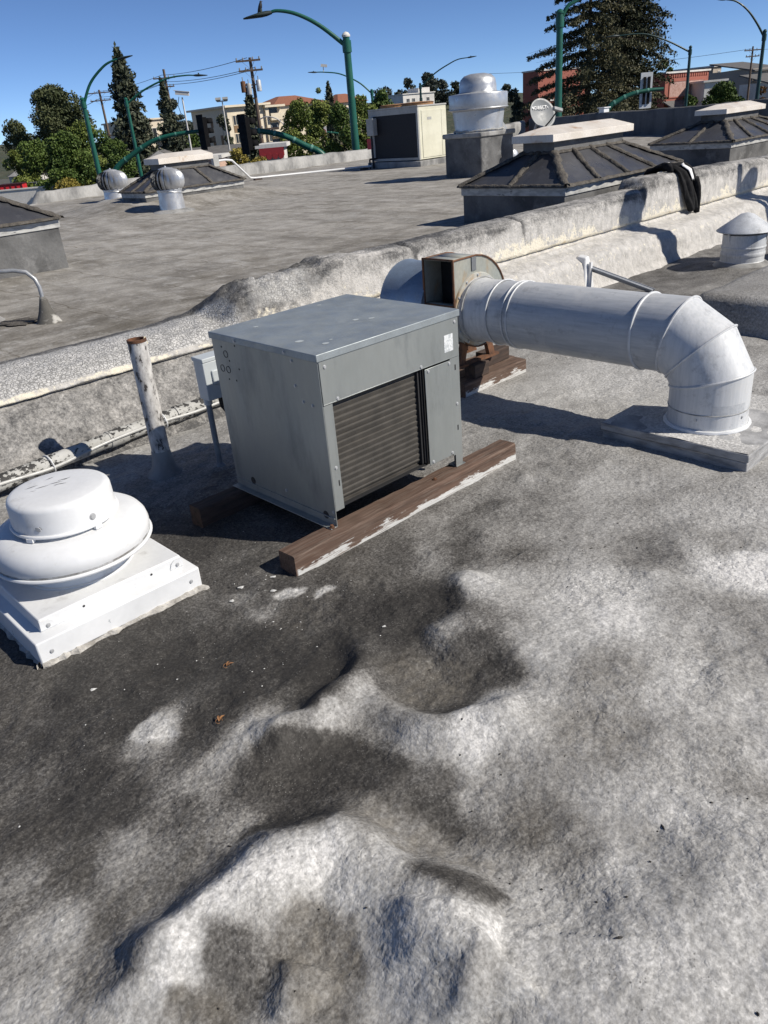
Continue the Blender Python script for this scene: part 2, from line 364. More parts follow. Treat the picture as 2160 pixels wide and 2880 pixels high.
def roof_stain_shade(U, V_):
    s0 = np.zeros(U.shape); s1 = np.zeros(U.shape); w = np.full(U.shape, 1e-9)
    uu = U+0.035*fbm(U*6, V_*6, 4, 21); vv = V_+0.035*fbm(U*6+5, V_*6, 4, 22)
    for u, v, d, t in STAIN_SHADE:
        r2 = (uu-u)**2+(vv-v)**2
        k = 1.0/(r2+0.0012)**2
        far = np.hypot(u-0.4, v-0.6)
        k = k*(0.3+far*0.3)
        s0 += k*d; s1 += k*t; w += k
    s0 = s0/w; s1 = s1/w
    wu_ = U+0.030*fbm(U*9, V_*9, 4, 23)+0.008*fbm(U*50, V_*50, 2, 25); wv_ = V_+0.030*fbm(U*9+5, V_*9, 4, 24)+0.008*fbm(U*50, V_*50+3, 2, 26)
    for pts, d, t, soft in PATCHES:
        q = np.array(pts); lo_ = q.min(0)-0.12; hi_ = q.max(0)+0.12
        m_ = (U > lo_[0]) & (U < hi_[0]) & (V_ > lo_[1]) & (V_ < hi_[1])
        a = wu_[m_]; b = wv_[m_]
        ds, _, _ = poly_sd(a, b, pts+[pts[0]])
        ins = np.zeros(a.shape, bool)
        for (x0, y0), (x1, y1) in zip(pts, pts[1:]+[pts[0]]):
            c = ((y0 > b) != (y1 > b)) & (a < (x1-x0)*(b-y0)/((y1-y0) if abs(y1-y0) > 1e-9 else 1e-9)+x0)
            ins ^= c
        f = 1/(1+np.exp(-np.where(ins, ds, -ds)/soft*2.2))
        s0[m_] = s0[m_]*(1-f)+d*f; s1[m_] = s1[m_]*(1-f)+t*f
    s0 = s0+0.12*fbm(U*7+0.8*fbm(U*3, V_*3, 3, 27), V_*9, 5, 28, 0.6)
    return s0, s1

gu = np.concatenate([np.arange(-5, -0.3, 0.12), np.arange(-0.3, 3.2, 0.0085), np.arange(3.2, 5.0, 0.013), np.arange(5.0, 9.5, 0.035), np.arange(9.5, 22, 0.15)])
gv = np.concatenate([np.arange(-6, 0.0, 0.12), np.arange(0.0, 2.6, 0.0085), np.arange(2.6, 4.5, 0.014)])
GU, GV = np.meshgrid(gu, gv, indexing='ij')
GZ = roof_height(GU, GV)
S0, S1 = roof_stain_shade(GU, GV)
P = np.stack([GU, GV, GZ], -1)
colr = np.stack([S0, S1, np.zeros_like(S0), np.ones_like(S0)], -1)

def roof_material():
    m, n, b = nt("foam_roof_coating"); h = N(n)
    vec = h.coord('Object')
    at = h.new('ShaderNodeAttribute', attribute_name='stain_shade')
    sp = h.new('ShaderNodeSeparateColor'); n.links.new(at.outputs['Color'], sp.inputs[0])
    d, t = sp.outputs[0], sp.outputs[1]
    # breakup of the stain edges at several sizes
    n1 = h.noise(vec, 14, 8, 0.68); n2 = h.noise(vec, 62, 6, 0.75); n3 = h.noise(vec, 140, 2, 0.5)
    dd = h.mix(0.15, d, h.ramp(d, 0.42, 0.70))
    k = h.math('ADD', dd, h.math('MULTIPLY', h.math('SUBTRACT', n1, 0.5), 0.24))
    k = h.math('ADD', k, h.math('MULTIPLY', h.math('SUBTRACT', n2, 0.5), 0.62))
    k = h.math('ADD', k, h.math('MULTIPLY', h.math('SUBTRACT', n3, 0.5), 0.50))
    r = h.new('ShaderNodeValToRGB'); e = r.color_ramp.elements
    e[0].position = 0.0; e[0].color = (0.68, 0.67, 0.65, 1)
    e[1].position = 1.0; e[1].color = (0.030, 0.028, 0.026, 1)
    for p_, c_ in ((0.20, (0.45, 0.445, 0.43, 1)), (0.45, (0.27, 0.263, 0.25, 1)), (0.7, (0.105, 0.10, 0.093, 1)), (0.86, (0.050, 0.047, 0.043, 1))):
        q = e.new(p_); q.color = c_
    n.links.new(k, r.inputs[0])
    c = r.outputs[0]
    # brownish silt left where puddles dried
    tt = h.math('MULTIPLY', t, h.ramp(h.noise(vec, 22, 5), 0.25, 0.6))
    c = h.mix(h.math('MULTIPLY', tt, 0.6), c, (0.165, 0.148, 0.120))
    # light flecks showing through grime and small black pits in the coating
    v1 = h.voro(vec, 120)
    fl = h.math('MULTIPLY', h.ramp(v1, 0.08, 0.20, (1,1,1,1), (0,0,0,1)), h.ramp(h.noise(vec, 17, 4), 0.46, 0.60))
    c = h.mix(h.math('MULTIPLY', fl, 0.5), c, (0.45, 0.44, 0.42))
    v2 = h.voro(vec, 85)
    bk = h.math('MULTIPLY', h.ramp(v2, 0.10, 0.24, (1,1,1,1), (0,0,0,1)), h.ramp(h.noise(vec, 9, 4), 0.50, 0.64))
    c = h.mix(h.math('MULTIPLY', bk, 0.65), c, (0.05, 0.047, 0.043))
    # pebbled skin: grime settles between the granules
    wv = h.new('ShaderNodeVectorMath', operation='ADD'); sc = h.new('ShaderNodeVectorMath', operation='SCALE')
    tx = h.new('ShaderNodeTexNoise'); tx.inputs['Scale'].default_value = 30
    n.links.new(vec, tx.inputs['Vector']); n.links.new(tx.outputs[1], sc.inputs[0]); sc.inputs['Scale'].default_value = 0.022
    n.links.new(vec, wv.inputs[0]); n.links.new(sc.outputs[0], wv.inputs[1])
    peb = h.math('MULTIPLY', h.math('ABSOLUTE', h.math('SUBTRACT', h.noise(wv.outputs[0], 34, 2, 0.5), 0.5)), 4.0)
    pm = h.ramp(h.noise(vec, 2.2, 3), 0.36, 0.62)
    c = h.mix(1.0, c, h.ramp(h.noise(vec, 75, 2, 0.5), 0.30, 0.62, (0.72,)*3+(1,), (1.07,)*3+(1,)), 'MULTIPLY')
    n.links.new(c, b.inputs['Base Color'])
    b.inputs['Roughness'].default_value = 0.72
    b.inputs['Specular IOR Level'].default_value = 0.35
    b0 = h.bump(h.math('MULTIPLY', peb, h.math('ADD', h.math('MULTIPLY', pm, 0.85), 0.15)), 0.30, 0.010)
    b1 = h.bump(h.noise(vec, 40, 3, 0.5), 0.4, 0.007, b0)
    b2 = h.bump(h.noise(vec, 100, 2, 0.5), 0.35, 0.004, b1)
    n.links.new(b2, b.inputs['Normal'])
    return m
M_ROOF = roof_material()
roof = link("front_roof", grid_mesh("front_roof", P, {'stain_shade': colr}), M_ROOF, rot=(0, 0, TH), smooth=180)
kind(roof, 'structure')

# ------------------------------------------------------------------ the low wall between the two roofs
def lerp_prof(a, b, t): return [(x0+(x1-x0)*t, y0+(y1-y0)*t) for (x0, y0), (x1, y1) in zip(a, b)]
PR_R = [(4.02,-.05),(4.07,.02),(4.10,.12),(4.13,.22),(4.17,.275),(4.24,.30),(4.36,.32),(4.43,.345),(4.458,.375),(4.428,.385),(4.430,.50),(4.438,.61),(4.455,.665),(4.50,.692),(4.60,.700),(4.69,.696),(4.755,.675),(4.785,.61),(4.82,.50),(4.83,.28)]
PR_L = [(4.10,-.05),(4.16,.02),(4.20,.06),(4.26,.12),(4.32,.19),(4.37,.25),(4.40,.30),(4.430,.335),(4.458,.352),(4.430,.365),(4.45,.395),(4.50,.42),(4.57,.445),(4.66,.465),(4.76,.475),(4.88,.47),(5.00,.455),(5.12,.43),(5.25,.405),(5.35,.37)]
def wall_t(u):
    pts = [(-50,0),(2.45,0.0),(2.76,0.10),(2.90,0.62),(3.02,0.88),(3.40,0.90),(3.58,0.98),(3.68,1.16),(3.85,1.10),(4.1,1.0),(60,1.0)]
    for (a, ta), (b, tb) in zip(pts, pts[1:]):
        if u <= b:
            s_ = (u-a)/(b-a); s_ = s_*s_*(3-2*s_)
            return ta+(tb-ta)*s_
    return 1.0
wu = np.concatenate([np.arange(-6, 0.6, 0.1), np.arange(0.6, 6.0, 0.02), np.arange(6.0, 12, 0.035), np.arange(12, 22.01, 0.2)])
rows = []
for u in wu:
    pr_ = lerp_prof(PR_L, PR_R, wall_t(u))
    dense = []
    for (a, b), (c_, d_) in zip(pr_, pr_[1:]):
        for k_ in range(4):
            dense.append((a+(c_-a)*k_/4, b+(d_-b)*k_/4))
    dense.append(pr_[-1])
    rows.append(dense)
WP = np.array(rows)                                    # (nu, nprof, 2)
nu_, npf = WP.shape[:2]
UU = np.repeat(wu[:, None], npf, 1); S_ = np.repeat(np.arange(npf)[None, :]*0.022, nu_, 0)
lump = np.exp(-((UU-3.2)/0.5)**2)
amp = 0.012+0.022*lump
nz = fbm(UU*4, S_*6, 4, 31)*amp+fbm(UU*16, S_*20, 3, 32)*(0.007+0.01*lump)+lump*0.085*(np.abs(fbm(UU*9, S_*12, 4, 37, 0.6))-0.22)
ledge = (np.arange(npf)[None, :] < 28)*np.ones((nu_, 1))
nz = nz+ledge*(fbm(UU*9, S_*14, 3, 33)*0.010)
# lumps of foam at the foot on the left
nz = nz+ledge*0.03*np.clip(fbm(UU*2.2, S_*5, 3, 39), 0, 1)
joint = np.zeros_like(UU)
for ju in (4.55, 5.95, 8.05, 11.2):
    joint += np.exp(-((UU-ju-0.015*np.sin(S_*9)-0.01*np.sin(S_*31))/0.022)**2)
topm = ((np.arange(npf)[None, :] > 36)*np.ones((nu_, 1)))
step = np.clip((np.arange(npf)[None, :]-36)/14, 0, 1)*0.105/(1+np.exp(-(UU-8.07)*60))*np.clip((12.5-UU)/4.4, 0, 1)
PW = np.stack([UU, WP[..., 0]-nz*0.6, WP[..., 1]+nz*0.8-joint*topm*0.028+step], -1)
# paint: R = crackle, G = grime, B = cream flakes along the flashing line
pi_ = np.arange(npf)[None, :]*np.ones((nu_, 1))
tt = np.array([wall_t(u) for u in wu])[:, None]*np.ones((1, npf))
crk = np.clip(np.clip(1-tt*1.6, 0, 1)+0.55*np.exp(-((UU-3.25)/0.5)**2), 0, 1)*np.clip((pi_-38)/4, 0, 1)*np.clip((66-pi_)/10, 0, 1)
grime = np.clip((pi_-40)/6, 0, 1)*(0.62+0.4*fbm(UU*1.5, S_*3, 4, 34))+0.25*np.clip(1-pi_/12, 0, 1)+0.55*lump*np.clip((pi_-36)/4, 0, 1)
grime = grime+0.35*np.clip(fbm(UU*2.3, S_*8, 4, 35)*1.6, 0, 1)*(pi_ > 30)
grime = grime+np.clip(1-tt, 0, 1)*(0.72*(pi_ < 34)+0.25*np.clip((pi_-56)/8, 0, 1))
cream = np.exp(-((pi_-37)/5.0)**2)*(0.55+0.5*fbm(UU*3, S_*2, 3, 36))+0.35*tt*(pi_ < 37)*(pi_ > 8)
grime = grime+0.6*joint*topm
lum = np.stack([np.clip(crk, 0, 1), np.clip(grime, 0, 1), np.clip(cream, 0, 1), np.ones_like(crk)], -1)

def wall_material():
    m, n, b = nt("parapet_coating"); h = N(n)
    vec = h.coord('Object')
    at = h.new('ShaderNodeAttribute', attribute_name='paint')
    sp = h.new('ShaderNodeSeparateColor'); n.links.new(at.outputs['Color'], sp.inputs[0])
    ck, gr, cr = sp.outputs
    n1 = h.noise(vec, 11, 8, 0.72); n2 = h.noise(vec, 60, 6, 0.75)
    c = h.mix(h.ramp(n1, 0.38, 0.66), (0.60, 0.58, 0.55), (0.40, 0.39, 0.37))
    g = h.math('ADD', gr, h.math('ADD', h.math('MULTIPLY', h.math('SUBTRACT', n1, 0.5), 0.9), h.math('MULTIPLY', h.math('SUBTRACT', n2, 0.5), 1.3)))
    c = h.mix(h.ramp(g, 0.30, 0.95), c, (0.085, 0.084, 0.083))
    # vertical drips
    vs_ = h.coord('Object', (26, 26, 1.6))
    dr = h.ramp(h.noise(vs_, 1.0, 4), 0.50, 0.70)
    c = h.mix(h.math('MULTIPLY', dr, 0.35), c, (0.26, 0.25, 0.235))
    f = h.math('ADD', cr, h.math('MULTIPLY', h.math('SUBTRACT', h.noise(vec, 20, 6, 0.7), 0.5), 1.5))
    c = h.mix(h.ramp(f, 0.48, 0.60), c, (0.74, 0.69, 0.57))
    rust = h.math('MULTIPLY', h.ramp(f, 0.7, 0.95), h.ramp(h.noise(vec, 8, 3), 0.55, 0.7))
    c = h.mix(h.math('MULTIPLY', rust, 0.6), c, (0.55, 0.40, 0.20))
    # alligatored coating
    wv = h.noise(vec, 14, 3)
    mx = h.new('ShaderNodeVectorMath', operation='ADD'); sc = h.new('ShaderNodeVectorMath', operation='SCALE')
    tx = h.new('ShaderNodeTexNoise'); tx.inputs['Scale'].default_value = 14
    n.links.new(vec, tx.inputs['Vector']); n.links.new(tx.outputs[1], sc.inputs[0]); sc.inputs['Scale'].default_value = 0.03
    n.links.new(vec, mx.inputs[0]); n.links.new(sc.outputs[0], mx.inputs[1])
    ed = h.voro(mx.outputs[0], 50, 'DISTANCE_TO_EDGE')
    ckm = h.math('ADD', ck, h.math('MULTIPLY', h.math('SUBTRACT', n1, 0.5), 0.8))
    ckm = h.ramp(ckm, 0.35, 0.6)
    wht = h.mix(h.ramp(n1, 0.35, 0.7), (0.72, 0.71, 0.69), (0.42, 0.42, 0.41))
    c = h.mix(h.math('MULTIPLY', ckm, 0.9), c, wht)
    line = h.math('MULTIPLY', h.ramp(ed, 0.05, 0.15, (1,1,1,1), (0,0,0,1)), ckm)
    c = h.mix(h.math('MULTIPLY', line, 0.7), c, (0.14, 0.138, 0.134))
    n.links.new(c, b.inputs['Base Color'])
    b.inputs['Roughness'].default_value = 0.75
    b.inputs['Specular IOR Level'].default_value = 0.3
    b1 = h.bump(h.noise(vec, 42, 6, 0.68), 0.9, 0.014)
    b2 = h.bump(line, 0.5, -0.004, b1)
    n.links.new(b2, b.inputs['Normal'])
    return m
M_WALL = wall_material()
wall = link("parapet_wall", grid_mesh("parapet_wall", PW[:, ::-1], {'paint': lum[:, ::-1]}), M_WALL, rot=(0, 0, TH), smooth=180)
tag(wall, "low lumpy whitewashed parapet with cracked coating between the two roofs", "parapet")

# ------------------------------------------------------------------ the rear roof
def rear_z(U, V_):
    return 0.40+0.02*fbm(U*0.5, V_*0.5, 3, 41)+0.010*fbm(U*2.5, V_*2.5, 3, 42)-0.13/(1+np.exp((U-7.4)*5))/(1+np.exp(-(V_-16)*1.5))+0.20*np.exp(-((U-8.6)/2.0)**4-((V_-15.2)/1.6)**4)
ru = np.concatenate([np.arange(-6, 1, 0.4), np.arange(1, 13, 0.08), np.arange(13, 30.1, 0.25)])
rv = np.concatenate([np.arange(4.7, 12, 0.07), np.arange(12, 20.7, 0.2)])
RU, RV = np.meshgrid(ru, rv, indexing='ij')
RP = np.stack([RU, RV, rear_z(RU, RV)-0.05*np.clip(5.4-RV, 0, 1)*(RU > 3.2)], -1)
def rear_material():
    m, n, b = nt("rear_roof_membrane"); h = N(n)
    vec = h.coord('Object')
    a = h.noise(vec, 2.3, 9, 0.74); s2 = h.noise(h.coord('Object', (1.7, 0.55, 1)), 1.4, 8, 0.72)
    c = h.mix(h.ramp(a, 0.30, 0.72), (0.44, 0.42, 0.385), (0.165, 0.153, 0.135))
    c = h.mix(h.math('MULTIPLY', h.ramp(s2, 0.46, 0.66), 0.65), c, (0.125, 0.112, 0.09))
    # laid sheets: seams across and along, faint
    br = h.new('ShaderNodeTexBrick'); br.offset = 0.5
    br.inputs['Scale'].default_value = 1.0; br.inputs['Mortar Size'].default_value = 0.012
    br.inputs['Mortar Smooth'].default_value = 0.7
    br.inputs['Brick Width'].default_value = 2.7; br.inputs['Row Height'].default_value = 0.92
    br.inputs['Color1'].default_value = (0.92, 0.92, 0.92, 1); br.inputs['Color2'].default_value = (1.06, 1.06, 1.06, 1)
    br.inputs['Mortar'].default_value = (0.60, 0.575, 0.53, 1)
    wv = h.new('ShaderNodeVectorMath', operation='ADD'); sc = h.new('ShaderNodeVectorMath', operation='SCALE')
    tx = h.new('ShaderNodeTexNoise'); tx.inputs['Scale'].default_value = 1.2; tx.inputs['Detail'].default_value = 4
    n.links.new(vec, tx.inputs['Vector']); n.links.new(tx.outputs[1], sc.inputs[0]); sc.inputs['Scale'].default_value = 0.30
    n.links.new(vec, wv.inputs[0]); n.links.new(sc.outputs[0], wv.inputs[1])
    rt = h.new('ShaderNodeMapping'); rt.inputs['Rotation'].default_value = (0, 0, R(90)); n.links.new(wv.outputs[0], rt.inputs[0]); n.links.new(rt.outputs[0], br.inputs['Vector'])
    c = h.mix(1.0, c, br.outputs[0], 'MULTIPLY')
    wh = h.math('MULTIPLY', h.ramp(h.noise(h.coord('Object', (1.9, 0.55, 1)), 2.2, 8, 0.75), 0.55, 0.68), 0.55)
    c = h.mix(wh, c, (0.46, 0.455, 0.44))
    sx = h.new('ShaderNodeSeparateXYZ'); n.links.new(vec, sx.inputs[0])
    band = h.math('MULTIPLY', h.ramp(h.math('DIVIDE', sx.outputs[1], 10.0), 0.46, 0.54), h.ramp(h.math('DIVIDE', sx.outputs[1], 10.0), 0.56, 0.78, (1,1,1,1), (0,0,0,1)))
    bn = h.math('MULTIPLY', band, h.ramp(h.noise(h.coord('Object', (0.9, 2.4, 1)), 1.7, 7, 0.7), 0.40, 0.62))
    c = h.mix(h.math('MULTIPLY', bn, 0.75), c, (0.095, 0.083, 0.063))
    pt = h.ramp(h.noise(vec, 5.5, 7, 0.72), 0.54, 0.64)
    c = h.mix(h.math('MULTIPLY', pt, 0.4), c, (0.50, 0.49, 0.465))
    g = h.noise(vec, 45, 4, 0.7)
    c = h.mix(1.0, c, h.ramp(g, 0.3, 0.7, (0.78,)*3+(1,), (1.18,)*3+(1,)), 'MULTIPLY')
    n.links.new(c, b.inputs['Base Color'])
    b.inputs['Roughness'].default_value = 0.8; b.inputs['Specular IOR Level'].default_value = 0.25
    n.links.new(h.bump(h.noise(vec, 26, 5, 0.65), 0.5, 0.01), b.inputs['Normal'])
    return m
M_REAR = rear_material()
rear = link("rear_roof", grid_mesh("rear_roof", RP), M_REAR, rot=(0, 0, TH), smooth=180)
kind(rear, 'structure')

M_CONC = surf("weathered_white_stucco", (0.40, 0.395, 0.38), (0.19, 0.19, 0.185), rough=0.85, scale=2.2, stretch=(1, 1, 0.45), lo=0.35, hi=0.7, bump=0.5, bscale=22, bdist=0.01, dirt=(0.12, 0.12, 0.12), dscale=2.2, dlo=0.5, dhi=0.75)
M_SHADE_CONC = surf("shade_dark_stucco", (0.12, 0.12, 0.12), (0.055, 0.055, 0.057), rough=0.85, scale=1.6, stretch=(1, 1, 0.4), bump=0.5, bscale=22, bdist=0.01, dirt=(0.22, 0.22, 0.22), dscale=1.8, dlo=0.58, dhi=0.75)  # darker copy of the stucco, the parapet's shade put into its colour
# parapets round the rear roof: swept along their line with a rounded uneven cap
def swept_wall(name, line, zb, tops, thick, mat, label, seed):
    n = 130
    P_ = []
    prof_n = 9
    ln = np.array(line); seg = np.r_[0, np.cumsum(np.hypot(*(np.diff(ln, axis=0).T)))]
    for i in range(n+1):
        s_ = seg[-1]*i/n
        u = np.interp(s_, seg, ln[:, 0]); v = np.interp(s_, seg, ln[:, 1]); zt = np.interp(s_, seg, tops)
        k_ = min(np.searchsorted(seg, s_, 'right'), len(seg)-1); d = ln[k_]-ln[k_-1]; d = d/np.hypot(*d)
        nr = np.array([d[1], -d[0]])
        zt = zt+0.03*float(fbm(np.array([s_*0.7]), np.array([seed*3.0]), 3, seed)[0])
        row = []
        for off, z in ((0.10, zb), (0.02, zb+0.10), (0, zb+0.16), (0, zt-0.05), (-0.05, zt), (-thick/2, zt+0.012), (-thick+0.05, zt), (-thick, zt-0.05), (-thick, -5.0)):
            row.append((u+nr[0]*off, v+nr[1]*off, z+(0.01*random.uniform(-1, 1) if z > zb+0.1 else 0)))
        P_.append(row)
    o = link(name, grid_mesh(name, np.array(P_)), mat, rot=(0, 0, TH), smooth=50)
    return tag(o, label, "parapet")
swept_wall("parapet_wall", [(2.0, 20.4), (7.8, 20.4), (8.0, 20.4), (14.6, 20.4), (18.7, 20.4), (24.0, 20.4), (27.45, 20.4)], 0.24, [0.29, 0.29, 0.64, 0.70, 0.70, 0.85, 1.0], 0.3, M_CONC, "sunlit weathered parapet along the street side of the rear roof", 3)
swept_wall("parapet_wall", [(27.4, 20.2), (24.5, 13.6), (22.25, 9.0), (17.6, -0.6), (15.5, -5.0)], 0.38, [1.06, 1.10, 1.20, 1.35, 1.4], 0.3, M_SHADE_CONC, "long shaded parapet on the right under the brick building", 4)
# building body under the roofs
mb = MB(); mb.prism([(-5.9, 4.9), (1.8, 20.3), (27.3, 20.3), (15.6, -5.8), (-4.9, -5.8)], 4.55, o=-4.6)
M_STUC = surf("building_stucco", (0.46, 0.42, 0.36), rough=0.9, scale=0.6)
bo = part("building_body", mb, M_STUC, loc=(0, 0, -0.1), rot=(0, 0, TH), smooth=0)
kind(bo, 'structure')

# raised foam-covered curb at the right edge
mb = MB()
nu2, nv2 = 60, 50
us = np.linspace(5.48, 8.6, nu2); vs2 = np.linspace(0.2, 2.85, nv2)
UU2, VV2 = np.meshgrid(us, vs2, indexing='ij')
def edge(a, x, w): return 1/(1+np.exp(-(a-x)/w))
hz = 0.28*edge(UU2, 5.60, 0.022)*edge(-VV2, -2.72, 0.03)*edge(-UU2, -8.45, 0.03)
hz = hz+0.012*fbm(UU2*3, VV2*3, 4, 51)+0.006*fbm(UU2*12, VV2*12, 3, 52)-0.03
st = np.stack([0.42+0.25*fbm(UU2*1.6, VV2*1.6, 4, 53), 0.25+0*UU2, 0*UU2, 1+0*UU2], -1)
o = link("raised_curb", grid_mesh("raised_curb", np.stack([UU2, VV2, hz], -1), {'stain_shade': st}), M_ROOF, rot=(0, 0, TH), smooth=180)
tag(o, "low raised coated platform at the right edge before the cone capped vent", "platform")
# ------------------------------------------------------------------ metals and paints
M_GALV = surf("grey_coated_steel", (0.318, 0.336, 0.328), (0.275, 0.294, 0.287), rough=0.42, metal=0.45, scale=3, fine=0.04, stretch=(1, 1, 0.35), dirt=(0.2, 0.215, 0.215), dscale=7, dlo=0.52, dhi=0.72, rvar=0.07)
M_GALVTOP = surf("dusty_grey_steel_lid", (0.315, 0.35, 0.365), (0.265, 0.295, 0.31), rough=0.5, metal=0.35, scale=7, fine=0.08, dirt=(0.34, 0.37, 0.39), dscale=11, dlo=0.6, dhi=0.72)
M_DARK = plain("dark_interior", (0.012, 0.012, 0.013), 0.9)
M_HOLE = plain("hole_shadow_metal", (0.02, 0.02, 0.022), 0.7)
M_SCREW = surf("zinc_screw", (0.46, 0.47, 0.48), rough=0.4, metal=0.25, scale=30)
M_LABEL = surf("faded_paper_label", (0.72, 0.74, 0.74), (0.5, 0.53, 0.54), rough=0.6, scale=90, lo=0.45, hi=0.55, fine=0.2)
M_WHITE = surf("white_enamel", (0.75, 0.76, 0.765), (0.67, 0.68, 0.685), rough=0.42, scale=4, fine=0.03, dirt=(0.40, 0.395, 0.38), dscale=9, dlo=0.60, dhi=0.80, bump=0.05, bscale=30)
M_WHITE2 = surf("white_painted_curb", (0.75, 0.76, 0.765), (0.64, 0.65, 0.655), rough=0.48, scale=3, fine=0.03, dirt=(0.33, 0.35, 0.36), dscale=13, dlo=0.66, dhi=0.70)
M_RUST = surf("rusty_steel", (0.17, 0.075, 0.035), (0.075, 0.04, 0.025), rough=0.85, scale=20, bump=0.4)
M_BLOW = surf("rust_streaked_grey_green_steel", (0.34, 0.36, 0.33), (0.40, 0.385, 0.32), rough=0.5, metal=0.3, scale=5, dirt=(0.36, 0.22, 0.09), dscale=6, dlo=0.57, dhi=0.74, stretch=(1, 1, 0.5))

def duct_paint(name, a, b_, st):
    m, n, bs = nt(name); h = N(n)
    vec = h.coord('Object'); sv = h.coord('Object', st)
    s1 = h.noise(sv, 1.0, 6, 0.65)
    c = h.mix(h.ramp(s1, 0.35, 0.7), a, b_)
    c = h.mix(h.math('MULTIPLY', h.ramp(h.noise(vec, 6, 8, 0.75), 0.50, 0.66), 0.6), c, (0.62, 0.62, 0.61))
    c = h.mix(h.math('MULTIPLY', h.ramp(h.noise(vec, 9, 7, 0.75), 0.55, 0.68), 0.55), c, (0.24, 0.245, 0.255))
    n.links.new(c, bs.inputs['Base Color'])
    bs.inputs['Roughness'].default_value = 0.52; bs.inputs['Metallic'].default_value = 0.06
    n.links.new(h.bump(s1, 0.25, 0.004), bs.inputs['Normal'])
    return m
M_DUCT = duct_paint("silver_painted_duct", (0.54, 0.555, 0.57), (0.41, 0.43, 0.45), (60, 5, 60))
M_DUCTV = duct_paint("silver_painted_riser", (0.64, 0.65, 0.66), (0.50, 0.52, 0.535), (50, 50, 4))
M_SEAL = surf("duct_sealant_bead", (0.42, 0.42, 0.41), (0.24, 0.24, 0.23), rough=0.8, scale=22, bump=0.5)

def wood_mat(name, painted):
    m, n, b = nt(name); h = N(n)
    g = h.noise(h.coord('Object', (1.6, 38, 38)), 1.0, 6, 0.65, 0.6)
    g2 = h.noise(h.coord('Object', (7, 120, 120)), 1.0, 4, 0.6)
    c = h.mix(h.ramp(g, 0.32, 0.70), (0.150, 0.095, 0.070), (0.060, 0.040, 0.031))
    c = h.mix(h.math('MULTIPLY', h.ramp(g2, 0.48, 0.62), 0.5), c, (0.20, 0.155, 0.125))
    vec = h.coord('Object')
    # weathered grey patches
    c = h.mix(h.math('MULTIPLY', h.ramp(h.noise(vec, 5, 5), 0.5, 0.72), 0.55), c, (0.12, 0.085, 0.066))
    if painted:
        sp = h.new('ShaderNodeSeparateXYZ'); tc = h.new('ShaderNodeTexCoord'); n.links.new(tc.outputs['Object'], sp.inputs[0])
        low = h.ramp(h.math('ADD', sp.outputs[2], h.math('MULTIPLY', h.math('SUBTRACT', h.noise(h.coord('Object', (4, 18, 18)), 1.3, 7, 0.7), 0.5), 0.20)), 0.026, 0.033, (1,1,1,1), (0,0,0,1))
        fr = h.ramp(sp.outputs[1], 0.003, 0.008, (1,1,1,1), (0,0,0,1))
        ends = h.ramp(sp.outputs[0], 0.004, 0.012)
        pm = h.math('MULTIPLY', h.math('MULTIPLY', low, fr), ends)
        wh = h.mix(h.ramp(g2, 0.52, 0.66), (0.60, 0.60, 0.58), (0.26, 0.22, 0.19))
        c = h.mix(pm, c, wh)
    n.links.new(c, b.inputs['Base Color'])
    b.inputs['Roughness'].default_value = 0.85; b.inputs['Specular IOR Level'].default_value = 0.25
    b1 = h.bump(g, 0.6, 0.004); n.links.new(h.bump(g2, 0.5, 0.002, b1), b.inputs['Normal'])
    return m
M_WOOD = wood_mat("weathered_timber_white_paint", True)
M_WOOD2 = surf("dark_creosoted_timber", (0.075, 0.048, 0.036), (0.035, 0.025, 0.020), rough=0.85, scale=5, stretch=(1, 8, 8), bump=0.5)

def screw_mesh(r=0.0055, t=0.004, n=6):
    mb = MB(); mb.lathe([(r*1.5, 0), (r*1.5, t*0.25), (r, t*0.3), (r, t), (r*0.2, t*1.05)], n*2)
    return mb.mesh("screw")
SCR = screw_mesh()

def screws(parent, pts, axis, mat=M_SCREW, me=SCR, name="screw"):
    """axis: '-y' faces the front, '-x' faces the left, 'z' up"""
    rot = {'-y': (R(90), 0, 0), '-x': (0, R(-90), 0), 'z': (0, 0, 0), 'x': (0, R(90), 0)}[axis]
    for p in pts:
        o = bpy.data.objects.new(name, me); C.objects.link(o)
        o.parent = parent; o.location = p; o.rotation_euler = rot
        if not me.materials: me.materials.append(mat)

def ring_mesh(r, w, t, name, n=24):
    mb = MB(); mb.lathe([(r-w, 0.0), (r-w, t), (r, t), (r, 0.0)], n, caps=False)
    return mb.mesh(name)
def disc_mesh(r, t, name, n=20):
    mb = MB(); mb.lathe([(r, 0), (r, t), (0.0001, t)], n)
    return mb.mesh(name)

# ------------------------------------------------------------------ the big condensing unit
uw, ud, uh = 0.800, 0.726, 0.735
un = uvroot("condensing_unit", 1.758, 2.266, 0.094, "large grey sheet metal condensing unit with finned coil on wooden sleepers", "condenser")
part("side_panel", MB().box(0, 0.004, 0.0, ud, 0.0, uh-0.028).box(-0.032, 0.0, 0.0, ud, 0.0, 0.004).box(-0.006, 0, 0.004, ud-0.004, 0.036, 0.040), M_GALV, un, bevel=0.001)
part("side_panel", MB().box(uw-0.004, uw, 0.0, ud, 0.06, uh-0.028), M_GALV, un)
part("rear_panel", MB().box(0.004, uw-0.004, ud-0.004, ud, 0.05, uh-0.03), M_GALV, un)
lid = part("lid", MB().box(-0.008, uw+0.008, -0.008, ud+0.008, uh-0.030, uh), M_GALVTOP, un, bevel=0.003)
part("upper_front_panel", MB().box(0.004, uw-0.002, -0.004, 0.0, 0.531, uh-0.026).box(0.004, uw-0.002, -0.0045, 0.02, 0.5305, 0.5345), M_GALV, un, bevel=0.001)
